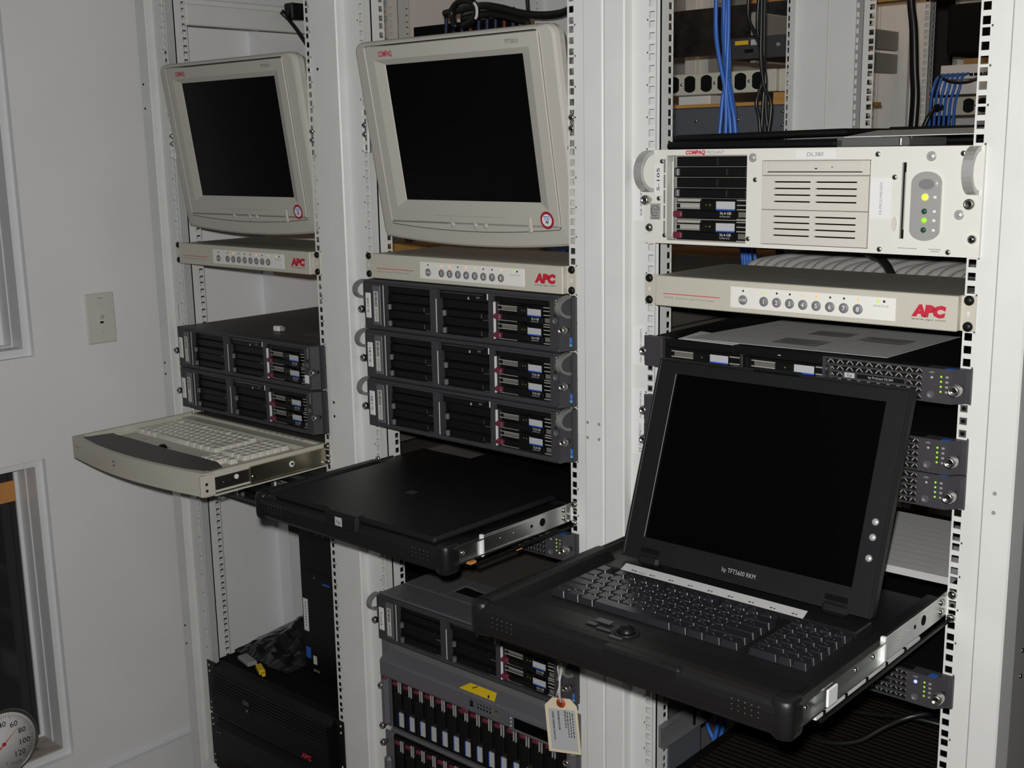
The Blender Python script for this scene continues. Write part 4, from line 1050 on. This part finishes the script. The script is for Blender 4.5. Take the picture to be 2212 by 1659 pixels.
# ------------------------------------------------------------------ drive shelves
def shelf_unit(rk, n0, n1, label, head):
    t = thing('drive_shelf', label, 'drive shelf', at(rk, n1), 'disk shelves with upright drives')
    H = (n1-n0)*U
    MB().box(11, 454, 0, 560, 1, H-1, 0, .8).build('case', 'grey_metal', t)
    dz = 112. if head else H-6
    MB().box(18, 446, -6, 0, 2, dz).build('bay_back', 'black_matte', t)
    for s_, u0 in ((-1, -6.), (1, 452.)):
        e = MB().box(u0-2.7, u0+24, -4, -.05, 2, H-4, 0, 1).box(u0, u0+20, -17, -3, 8, H*.62, 0, 6).build('ear', 'charcoal_light', t)
        for z in (H-92 if head else H-24, 7): thumb_screw(t, u0+5, -6, z, 6.2, 15)
    MB().box(18, 446, -14, -2, 0, 7, 0, 1.5).build('bottom_lip', 'charcoal_light', t)
    for i in range(14):
        u = 27+i*29.2
        d = MB().box(u, u+26.5, -8, -5, 9, dz-2, 0, .8).box(u+3, u+22, -13, -7, 52, dz-26, 0, 1.5).build('hot_plug_drive', 'black', t)
        MB().box(u+1, u+13, -14, -8, dz-13, dz-6, 0, 1).build('latch', 'burgundy', d)
        for q in (14, 19.5): MB().box(u+q, u+q+1.6, -12, -9, dz-32, dz-4, 0, .3).build('carrier_rib', 'carrier', d)
        l = MB().box(u+13.5, u+24, -10, -8, 16, 44).build('label', 'gray_label', d)
        MB().box(u+12, u+13.7, -10.2, -8, 16, 44).build('blue_band', 'blue_ink', l)
        for q in (17, 22): MB().cyl((u+q, -9, 47), (u+q, -11, 47), 1.2, 8).build('rivet', 'chrome', d)
    if head:
        # two controller modules with sloping tops
        for u0, u1 in ((8, 221), (222.5, 457)):
            c = MB().prism([(-4, dz+2), (-22, dz+4), (-25, dz+8), (-25, dz+36), (-22, dz+40), (0, dz+52), (0, dz+2)], 'x', u0, u1).build('controller_module', 'charcoal_light', t)
            MB().box(u0+1, u0+14, -26, -20, dz-1, dz+7, 0, 1.5).build('release_tab', 'burgundy', c)
            if u0 > 100:
                g = MB()
                for i in range(7):
                    for j in range(2):
                        if (i, j) not in ((5, 0), (6, 0), (5, 1)): g.box(262+i*7.2, 265.5+i*7.2, -25.5, -25, dz+18+j*7, dz+21+j*7)
                g.build('vent_slots', 'gap', c)
                for i, j in ((5, 0), (6, 0), (5, 1)): MB().box(262+i*7.2, 265.5+i*7.2, -25.6, -25, dz+18+j*7, dz+21+j*7).build('indicator_light', 'led_dim', c)
                MB().box(244, 252, -25.5, -25, dz+17, dz+29).build('port', 'gap', c)
                for i in range(5): MB().box(228, 342, -25.9, -25, dz+11+i*5.4, dz+11.6+i*5.4).build('rib', 'charcoal_light', c)
                s_ = MB().box(338, 456, -29, -24.5, dz+4, dz+38, 0, 2).build('display_frame', 'charcoal_light', c)
                MB().box(352, 452, -29.5, -28.8, dz+11, dz+31).build('display', 'screen', s_)
                for z in (dz+14, dz+21, dz+28): MB().cyl((345, -29, z), (345, -30, z), 1.8, 8).build('push_button', 'gray_label', s_)
        y_ = MB().add([(214, -21, dz+40.8), (300, -21, dz+40.8), (292, -6, dz+49), (228, -6, dz+49)], [(0,1,2,3)]).build('warning_sticker', 'yellow_sticker', t)
        for pts in ([(238, -14, dz+45.2), (242, -14, dz+45.2), (250, -8, dz+48.6), (247, -8, dz+48.6)], [(282, -20, dz+41.6), (286, -20, dz+41.6), (283, -15, dz+44.6), (279, -15, dz+44.6)]): MB().add(pts, [(0,1,2,3)]).build('sticker_mark', 'dark_ink', y_)
    return t
shelf_unit('B', 16.6, 20.7, 'grey drive shelf with upright drives and a yellow sticker on top', True)
shelf_unit('B', 20.8, 24.0, 'grey drive shelf with upright drives, lowest in its rack', False)

# hood tray lying in the open top of the tagged server
t = thing('hood_tray', 'grey metal tray with dark slot on the tagged server lid', 'tray', at('B', 14.33))
b = MB()
for x0, x1, y0, y1 in ((16, 120, 40, 130), (300, 448, 40, 130), (120, 300, 40, 66), (120, 300, 100, 130), (16, 448, -24, 38)): b.box(x0, x1, y0, y1, -1, 3, 0, .6)
b.build('tray_plate', 'charcoal_light', t); MB().box(118, 302, 64, 102, -1, .4).build('slot_well', 'gap', t)
for x in (150, 262): MB().box(x, x+28, 92, 104, 2.8, 5, 0, .6).build('tray_tab', 'charcoal_light', t)

# ------------------------------------------------------------------ manila tag on a string
t = thing('shipping_tag', 'manila shipping tag with printed label hanging from the dark server', 'tag', (RK['B'][0], RK['B'][1], 0), rot=None)
TG = Matrix.Translation((470, -46, 662)) @ Matrix.Rotation(math.radians(-6), 4, 'Y') @ Matrix.Rotation(math.radians(14), 4, 'Z')
b = MB(); b.T = TG; b.prism([(-15, 6), (17, 6), (28, -6), (28, -88), (-30, -88), (-30, -8)], 'y', -.4, .4); b.build('card', 'manila', t)
b = MB(); b.T = TG; b.lathe([(8.2, -.7), (8.2, .7)], (0, 0, -2), 'y', 22); b.build('reinforcing_ring', 'orange_ring', t)
b = MB(); b.T = TG; b.lathe([(3.0, -.9), (3.0, .9)], (0, 0, -2), 'y', 14); b.build('eyelet', 'dark_ink', t)
b = MB(); b.T = TG; b.box(-24, 24, -.8, -.4, -83, -13); b.build('printed_label', 'gray_label', t)
b = MB(); b.T = TG
for x, z0, z1 in ((-18, -66, -18), (-8, -48, -16), (4, -44, -15)):
    z = z0
    while z < z1: d = .5+random.random(); b.box(x, x+3.4, -1, -.8, z, z+d); z += d+.6+random.random()*.7
for x in (9, 13.5, 18): 
    z = -60.
    while z < -17: d = 2+random.random()*4; b.box(x, x+1.6, -1, -.8, z, min(-16, z+d)); z += d+1.4
b.build('label_print', 'dark_ink', t)
b = MB()
for k in range(3): b.tube([(470+k*.6, -47, 660), (467+k*2, -49, 676), (468+k, -47, 700), (466+k*2.5, -42, 716+k), (463+k, -36, 724), (459-k, -39, 717), (464, -44, 706), (468, -47, 690), (466-k*3, -48, 672-k*3)], .55, 5)
b.build('string', 'string', t)

# ------------------------------------------------------------------ papers
def sheet(name, pts, z, th, mt, label, cat='paper'):
    b = MB().prism(pts, 'z', z, z+th); return tag(b.build(name, mt), label, cat)
z6 = zn('C', 6)*1000-.6
o = sheet('printed_sheet', [(64, -8), (361, 8), (373, 222), (93, 225)], z6+.6, .5, 'paper', 'large printed sheet lying on the slim server below the switch')
g = MB(); rnd = random.Random(5)
for r in range(20):
    for c in range(3):
        if rnd.random() < .8:
            x = 92+c*90+rnd.random()*10; y = 14+r*9.6
            g.box(x, x+30+rnd.random()*45, y, y+2.2, z6+1.1, z6+1.2)
g.box(190, 250, 120, 165, z6+1.1, z6+1.2).box(270, 340, 110, 150, z6+1.1, z6+1.2).box(180, 250, 30, 80, z6+1.1, z6+1.2)
g.build('print', 'cable_gray', o)
sheet('printed_sheet', [(58, -14), (150, -16), (150, 40), (48, 62)], z6, .5, 'paper_white', 'small white sheet poking out under the large printed sheet')
o = sheet('printed_manual', [(230, 16), (452, 22), (444, 250), (225, 250)], 984, 10, 'paper', 'white printed manual lying in the rack behind the open screen')
g = MB()
for k in range(9): g.box(300+rnd.random()*40, 380+rnd.random()*60, 40+k*20, 42+k*20, 994.1, 994.3)
g.build('print', 'cable_gray', o)

# ------------------------------------------------------------------ cables in the racks
def cable(name, pts, r, mt, label, group=None):
    P = [Vector(p) for p in pts]; out = []
    for i in range(len(P)-1):
        p0, p1, p2, p3 = P[max(i-1, 0)], P[i], P[i+1], P[min(i+2, len(P)-1)]
        for k in range(5):
            t_ = k/5; out.append(.5*((2*p1)+(-p0+p2)*t_+(2*p0-5*p1+4*p2-p3)*t_*t_+(-p0+3*p1-3*p2+p3)*t_**3))
    out.append(P[-1])
    return tag(MB().tube(out, r, 8).build(name, mt), label, 'cable', group)
BL = [[(-176, 450, 1830), (-177, 450, 1747), (-170, 450, 1699), (-157, 450, 1650), (-161, 450, 1610), (-163, 450, 1500), (-120, 455, 1370), (-112, 470, 1200)],
      [(-164, 456, 1830), (-165, 456, 1746), (-158, 452, 1698), (-144, 450, 1642), (-137, 450, 1601), (-129, 450, 1500), (-112, 455, 1370), (-104, 470, 1200)],
      [(-150, 446, 1830), (-152, 444, 1745), (-151, 444, 1697), (-142, 448, 1634), (-132, 446, 1585), (-119, 450, 1500), (-100, 450, 1370), (-95, 470, 1200)],
      [(-157, 462, 1830), (-158, 460, 1753), (-153, 458, 1705), (-150, 456, 1650), (-139, 458, 1593), (-135, 450, 1500), (-104, 444, 1370), (-100, 476, 1200)],
      [(-146, 440, 1830), (-143, 438, 1744), (-144, 438, 1689), (-147, 442, 1634), (-138, 440, 1585), (-131, 444, 1500), (-96, 458, 1370), (-92, 480, 1200)],
      [(-170, 440, 1830), (-170, 441, 1747), (-163, 440, 1699), (-150, 441, 1640), (-146, 440, 1600), (-141, 440, 1500), (-108, 462, 1370), (-110, 480, 1200)],
      [(-160, 448, 1830), (-158, 448, 1740), (-154, 446, 1690), (-137, 440, 1620), (-128, 440, 1580), (-125, 446, 1500), (-110, 448, 1370), (-106, 466, 1200)]]
for p in BL: cable('network_cable', p, 3.6, 'cable_blue', 'blue network cable hanging in the bundle behind the beige server', 'blue cables hanging behind the beige server')
BK = [[(-107, 450, 1830), (-112, 450, 1765), (-98, 450, 1733), (-84, 450, 1701), (-80, 450, 1654), (-92, 450, 1616), (-85, 450, 1584), (-74, 450, 1500), (-30, 440, 1340)],
      [(-91, 456, 1830), (-97, 456, 1748), (-88, 456, 1701), (-78, 456, 1654), (-82, 456, 1615), (-76, 450, 1500), (-24, 440, 1340)],
      [(-82, 444, 1830), (-82, 444, 1739), (-81, 444, 1685), (-73, 444, 1638), (-60, 446, 1607), (-68, 446, 1500), (-36, 444, 1340)],
      [(-86, 462, 1830), (-85, 460, 1740), (-83, 458, 1685), (-78, 458, 1631), (-75, 456, 1592), (-60, 456, 1500), (-28, 446, 1340)]]
for p in BK: cable('power_cable', p, 3.3, 'cable_black', 'black power cord hanging beside the blue cable bundle', 'black cords hanging behind the beige server')
cable('power_cable', [(-815, 450, 1795), (-827, 450, 1826), (-806, 450, 1846), (-772, 450, 1846), (-753, 450, 1829), (-767, 450, 1805), (-794, 450, 1798)], 7, 'cable_black', 'thick black cord looped behind the monitor over the stacked servers')
cable('power_cable', [(-900, 505, 1835), (-854, 500, 1838), (-786, 500, 1841), (-733, 500, 1832), (-682, 500, 1818), (-632, 500, 1809), (-583, 500, 1807), (-547, 500, 1813), (-470, 500, 1840)], 8, 'cable_black', 'thick black cord sagging across the top behind the monitor')
cable('power_cable', [(-860, 520, 1822), (-786, 515, 1826), (-733, 515, 1818), (-690, 515, 1806), (-670, 520, 1790), (-660, 530, 1700)], 9, 'cable_black', 'black cord dropping behind the monitor over the stacked servers')
cable('power_cable', [(-661, 500, 2060), (-659, 500, 1900), (-657, 500, 1830), (-653, 500, 1812)], 4, 'cable_black', 'thin black cord falling straight onto the sagging cord')
cable('cable_tie', [(-742, 430, 1838), (-735, 430, 1828), (-735, 430, 1813), (-739, 430, 1806)], 3, 'white_label', 'white cable tie around the looped black cord')
for k in range(26):
    u = 30+k*16.2; lift = (k*7 % 5)*2.2
    cable('video_cable', [(u, 193, 1338), (u+3, 212, 1348), (u+16, 240, 1362+lift*.5), (u+60, 350, 1366+lift), (u+118, 500, 1366+lift), (u+150, 590, 1360+lift), (min(u+165, 600), 690, 1330)], 6.6, 'cable_gray', 'grey video cable running back from the switch below the beige server', 'grey cables behind the switch')
cable('video_cable', [(128, 400, 1396), (140, 340, 1392), (169, 300, 1386), (202, 270, 1382), (250, 232, 1372), (281, 200, 1352)], 6.5, 'cable_black', 'black video cable curving over the grey cables')
cable('network_cable', [(470, 430, 1384), (462, 330, 1384), (448, 250, 1372), (436, 197, 1352)], 3.4, 'cable_blue', 'single blue network cable beside the grey video cables')
for p in ([(-94, 300, 640), (-94, 300, 558), (-76, 300, 499), (-60, 300, 459), (-57, 300, 330)], [(-48, 300, 660), (-48, 300, 590), (-55, 300, 515), (-65, 300, 457), (-72, 300, 330)], [(-40, 306, 660), (-41, 306, 591), (-46, 306, 518), (-60, 306, 449), (-64, 300, 330)]):
    cable('network_cable', p, 4, 'cable_blue', 'blue network cable crossing low in the rack under the open console', 'blue cables under the open console')
for p in ([(-10, 300, 680), (-10, 300, 601), (-16, 300, 519), (-20, 300, 330)], [(-1, 306, 680), (-1, 306, 587), (-8, 306, 513), (16, 306, 458), (60, 306, 400)], [(13, 296, 680), (13, 296, 591), (10, 296, 510), (30, 296, 460), (70, 300, 400)]):
    cable('power_cable', p, 5, 'cable_black', 'black cord dropping low in the rack under the open console', 'black cords under the open console')
cable('video_cable', [(37, 320, 580), (22, 320, 525), (26, 320, 490), (44, 320, 490), (60, 320, 540)], 6, 'cable_gray', 'grey cable looped low in the rack under the open console')

# ------------------------------------------------------------------ low in the right-hand rack
for n, (z0, z1, y0) in enumerate(((596, 634, 32), (448, 488, 120))):
    t = thing('slide_rail', ('grey steel slide rail, upper of the pair, below the open console', 'grey steel slide rail, lower of the pair, below the open console')[n], 'slide rail', (0, 0, 0), 'empty slide rails')
    MB().box(-2.8, 1.5, y0, 640, z0, z1, 0, .6).build('channel', 'grey_metal', t)
    MB().box(1.5, 9, y0, 640, z1-2.5, z1).box(1.5, 9, y0, 640, z0, z0+2.5).build('flange', 'grey_metal', t)
    MB().box(1.5, 5, y0+95, y0+98, z0, z1).build('joint', 'gap', t)
    for y, z in ((y0+112, z0+18), (y0+150, z0+12), (y0+150, z0+26)): MB().lathe([(2.6, 0), (2, 1.4), (.01, 1.6)], (1.5, y, z), 'x', 8).build('rivet', 'chrome', t)
tag(MB().box(-62, -6, 64, 165, 128, 584, 0, 3).build('dark_cabinet', 'bluegray'), 'dark blue cabinet standing low beside the slide rails', 'cabinet').location = (0, 0, 0)
t = thing('vented_shelf', 'black slotted shelf low in the rack under the blue-lit server', 'shelf', at('C', 22.2))
MB().box(12, 453, 6, 640, -4, 0).build('shelf_plate', 'black_matte', t)
MB().box(-8, 473, -3, 6, -30, 2, 0, 1).build('shelf_front', 'black_matte', t)
for i in range(44): MB().box(30, 435, 40+i*13, 45+i*13, 0, .8).build('slat', 'redbrown', t)
cable('power_cable', [(40, 330, 560), (60, 300, 560), (120, 280, 562), (170, 270, 566), (220, 280, 580), (260, 300, 612), (300, 320, 636), (360, 380, 640), (420, 420, 610)], 5, 'cable_black', 'black cord curving over the slotted shelf under the blue-lit server')
cable('power_cable', [(60, 360, 558), (130, 350, 584), (220, 350, 600), (300, 350, 616), (400, 380, 600), (430, 420, 562)], 4.5, 'cable_black', 'second black cord lying deeper over the slotted shelf')
tag(MB().box(-62, 74, 480, 500, 300, 470, 0, 1).build('wood_board', 'wood'), 'orange wooden board low behind the blue cables', 'board')

# ------------------------------------------------------------------ gear at the back of the front row
def power_strip(label, x0, x1, y, z, outs, bracket=True, mt='beige', face=-1, cord=False):
    t = thing('power_strip', label, 'power strip', (x0*.001, y*.001, z*.001), 'white outlet strips')
    w = x1-x0
    MB().box(0, w, 0, 60, 0, 43, 0, 1.2).build('body', mt, t)
    if bracket: MB().box(w, w+62, 12, 15, 0, 43, 0, .6).build('mounting_bracket', mt, t)
    for x in outs:
        o = MB().prism([(x+max(-13, min(13, 17*math.cos(a))), 22+17*math.sin(a)) for a in [i*math.pi/14 for i in range(28)]], 'y', -1.2, .2).build('outlet', 'black', t)
        MB().box(x-5, x-3.6, -1.5, -1.1, 24, 31).box(x+3.6, x+5, -1.5, -1.1, 24, 31).cyl((x, -1.5, 15), (x, -1.1, 15), 2.4, 10).build('socket_slots', 'gap', o)
    for a, b_ in zip(outs[::2], outs[1::2]): MB().lathe([(3.6, 0), (3, -1.5), (.01, -1.7)], ((a+b_)/2, 0, 22), 'y', 12).build('screw', 'chrome', t)
    for x in ([w+22, w+44] if bracket else []):
        for z_ in (10, 33): MB().lathe([(3, 0), (2.6, -1.5), (.01, -1.7)], (x, 12, z_), 'y', 10).build('screw', 'chrome', t)
    if cord: MB().tube([(18, 10, 20), (10, -20, 14), (0, -28, -6), (-14, -28, -40), (-26, -24, -80), (-34, -20, -130)], 6, 8).build('cord', 'cable_black', t); MB().cyl((18, 0, 20), (16, -14, 18), 10, 14).build('strain_relief', 'cable_black', t)
    return t
power_strip('white outlet strip with black sockets behind the blue cables', -538, -206, 722, 1645, [92, 132, 172, 212, 252, 292], True)
tag(MB().box(-620, -160, 724, 1000, 1560, 1618, 0, 1.5).build('rear_chassis', 'bluegray'), 'blue grey equipment case below the outlet strip', 'case')
for x, z in ((-390, 1592), (-290, 1592), (-190, 1606), (-190, 1580)): pan_screw(bpy.data.objects['rear_chassis'], x, z, 'chrome', 723.5, 4, 4)
tag(MB().box(-640, -140, 724, 1060, 1619, 1626).build('wood_shelf', 'wood'), 'orange wooden shelf above the blue grey case', 'shelf')
tag(MB().box(-250, -185, 790, 860, 1626, 1668, 0, 1).build('carton', 'wood'), 'orange carton standing on the wooden shelf', 'carton')
tag(MB().box(-480, -400, 790, 850, 1626, 1652, 0, 2).build('grey_box', 'rack_paint'), 'small pale box standing on the wooden shelf', 'box')
t = thing('rear_device', 'dark slim device with yellow sticker above the outlet strip', 'device', (-.315, .724, 1.710))
MB().box(0, 150, 0, 220, 0, 42, 0, 1).build('case', 'charcoal', t); MB().box(14, 44, -.6, 0, 28, 36).build('yellow_sticker', 'yellow_sticker', t); MB().box(50, 78, -.6, 0, 26, 37).build('grey_sticker', 'gray_label', t)
MB().cyl((112, -3, 24), (112, 0, 24), 4, 12).build('screw', 'chrome', t); MB().box(36, 56, -1, 0, 12, 19, 0, .5).build('port', 'black', t)
tag(MB().box(-640, -300, 1000, 1012, 1745, 1850).build('speckled_panel', 'bag'), 'black speckled panel high behind the blue cables', 'panel')
tag(MB().box(-620, -140, 724, 1040, 1262, 1300).build('wood_plank', 'wood'), 'orange wooden plank seen below the beige server', 'plank')
tag(MB().box(-1140, -820, 640, 660, 1690, 1832, 0, 1).build('rear_door_panel', 'black_matte'), 'black panel behind the monitor over the stacked servers', 'panel')
for k in range(9): cable('network_cable', [(-1020+k*26, 632, 1850), (-1022+k*26, 630, 1790), (-1030+k*25, 632, 1730), (-1034+k*25, 634, 1640)], 4.5, 'blue_dark' if k % 4 != 3 else 'red_dark', 'dark blue cable in the row behind the upper monitor' if k % 4 != 3 else 'dark red cable in the row behind the upper monitor', 'dark cables behind the upper monitor')
tag(MB().box(-1240, -1020, 600, 640, 1285, 1315).build('wood_batten', 'wood'), 'wooden batten glimpsed under the monitor over the stacked servers', 'batten')
for k in range(4): cable('network_cable', [(-560+k*9, 560, 1390), (-548+k*9, 500, 1360), (-530+k*9, 430, 1342), (-520+k*9, 380, 1332)], 4, 'cable_blue', 'blue cable slanting behind the switch over the stacked servers', 'blue cables behind the middle switch')

# ------------------------------------------------------------------ back row of racks
rackE = build_rack(-.232, 1.5, -.01, 'grey rack in the back row holding the white box with blue cables', (36, 74), (36, 74), 600., 'racks in the back row', marks=False)
rackD = build_rack(-.845, 1.5, -.02, 'grey rack in the back row behind the speckled panel', (36, 74), (36, 74), 600., 'racks in the back row', marks=False)
t = thing('side_beam_pair', 'brown painted beam pair bridging the rack rows', 'beam', (-.30, .78, 0))
for z0, z1 in ((1760, 1806), (1706, 1752)): MB().box(0, 12, 0, 690, z0, z1, 0, 2).build('beam', 'beige_top', t)
t = thing('grey_blank_panel', 'wide grey blank panel high in the back row', 'panel', (-.845, 1.49, 1.80))
MB().box(0, 465, -3, 8, 0, 62, 0, 1).build('plate', 'cable_gray', t); MB().box(0, 465, -3, 8, -82, -16, 0, 1).build('plate', 'cable_gray', t)
power_strip('beige outlet strip with plugged cord in the back row', -205, 225, 1496, 1602, [88, 122, 170, 204, 252, 286], False, 'beige', cord=True)
t = thing('rear_monitor', 'black boxy monitor back high in the back row', 'monitor', (-.19, 1.52, 1.745))
MB().box(0, 400, 0, 160, 0, 120, 0, 6).build('case', 'black_matte', t); MB().box(40, 360, 160, 220, 10, 110, 0, 10).build('hump', 'black_matte', t)
t = thing('network_switch', 'white network box with blue cables in the back row', 'switch', (-.20, 1.52, 1.652))
MB().box(0, 150, 0, 150, 0, 34, 0, 1.5).build('case', 'paper_white', t); MB().box(0, 150, 0, 150, 36, 70, 0, 1.5).build('upper_case', 'paper_white', t)
for k in range(6): MB().box(72+k*11, 80+k*11, -1, 0, 42, 49).build('port', 'gap', t)
for k in range(6): cable('network_cable', [(-190+k*12, 1516, 1700), (-194+k*12, 1490, 1692), (-200+k*13, 1480, 1665), (-206+k*12, 1485, 1630), (-214+k*12, 1500, 1560)], 3.6, 'cable_blue', 'blue cable hanging from the white network box', 'blue cables of the white network box')
cable('power_cable', [(-200, 1500, 1700), (-160, 1480, 1682), (-110, 1478, 1680), (-60, 1490, 1704)], 4, 'cable_black', 'black cord sagging before the white network box')
cable('power_cable', [(-66, 1490, 1760), (-62, 1485, 1720), (-64, 1490, 1660), (-66, 1500, 1560)], 9, 'cable_black', 'thick black cord hanging beside the white network box')
cable('power_cable', [(-37, 950, 1950), (-37, 950, 1828), (-28, 950, 1765), (-22, 950, 1684), (-17, 950, 1620), (-22, 950, 1500)], 8, 'cable_black', 'thick black cord hanging between the two rack rows')
cable('power_cable', [(-46, 962, 1950), (-44, 962, 1828), (-36, 962, 1765), (-31, 962, 1684), (-27, 962, 1620), (-32, 962, 1500)], 7, 'cable_black', 'black cord running close beside the thick hanging cord')
tag(MB().box(-160, 250, 1560, 1580, 1720, 1738).build('wood_rail', 'wood'), 'orange wooden rail under the black monitor back', 'rail')
tag(MB().box(-500, 400, 1100, 1140, 1838, 1900).build('wood_beam', 'wood'), 'brown wooden beam high between the rack rows', 'beam')
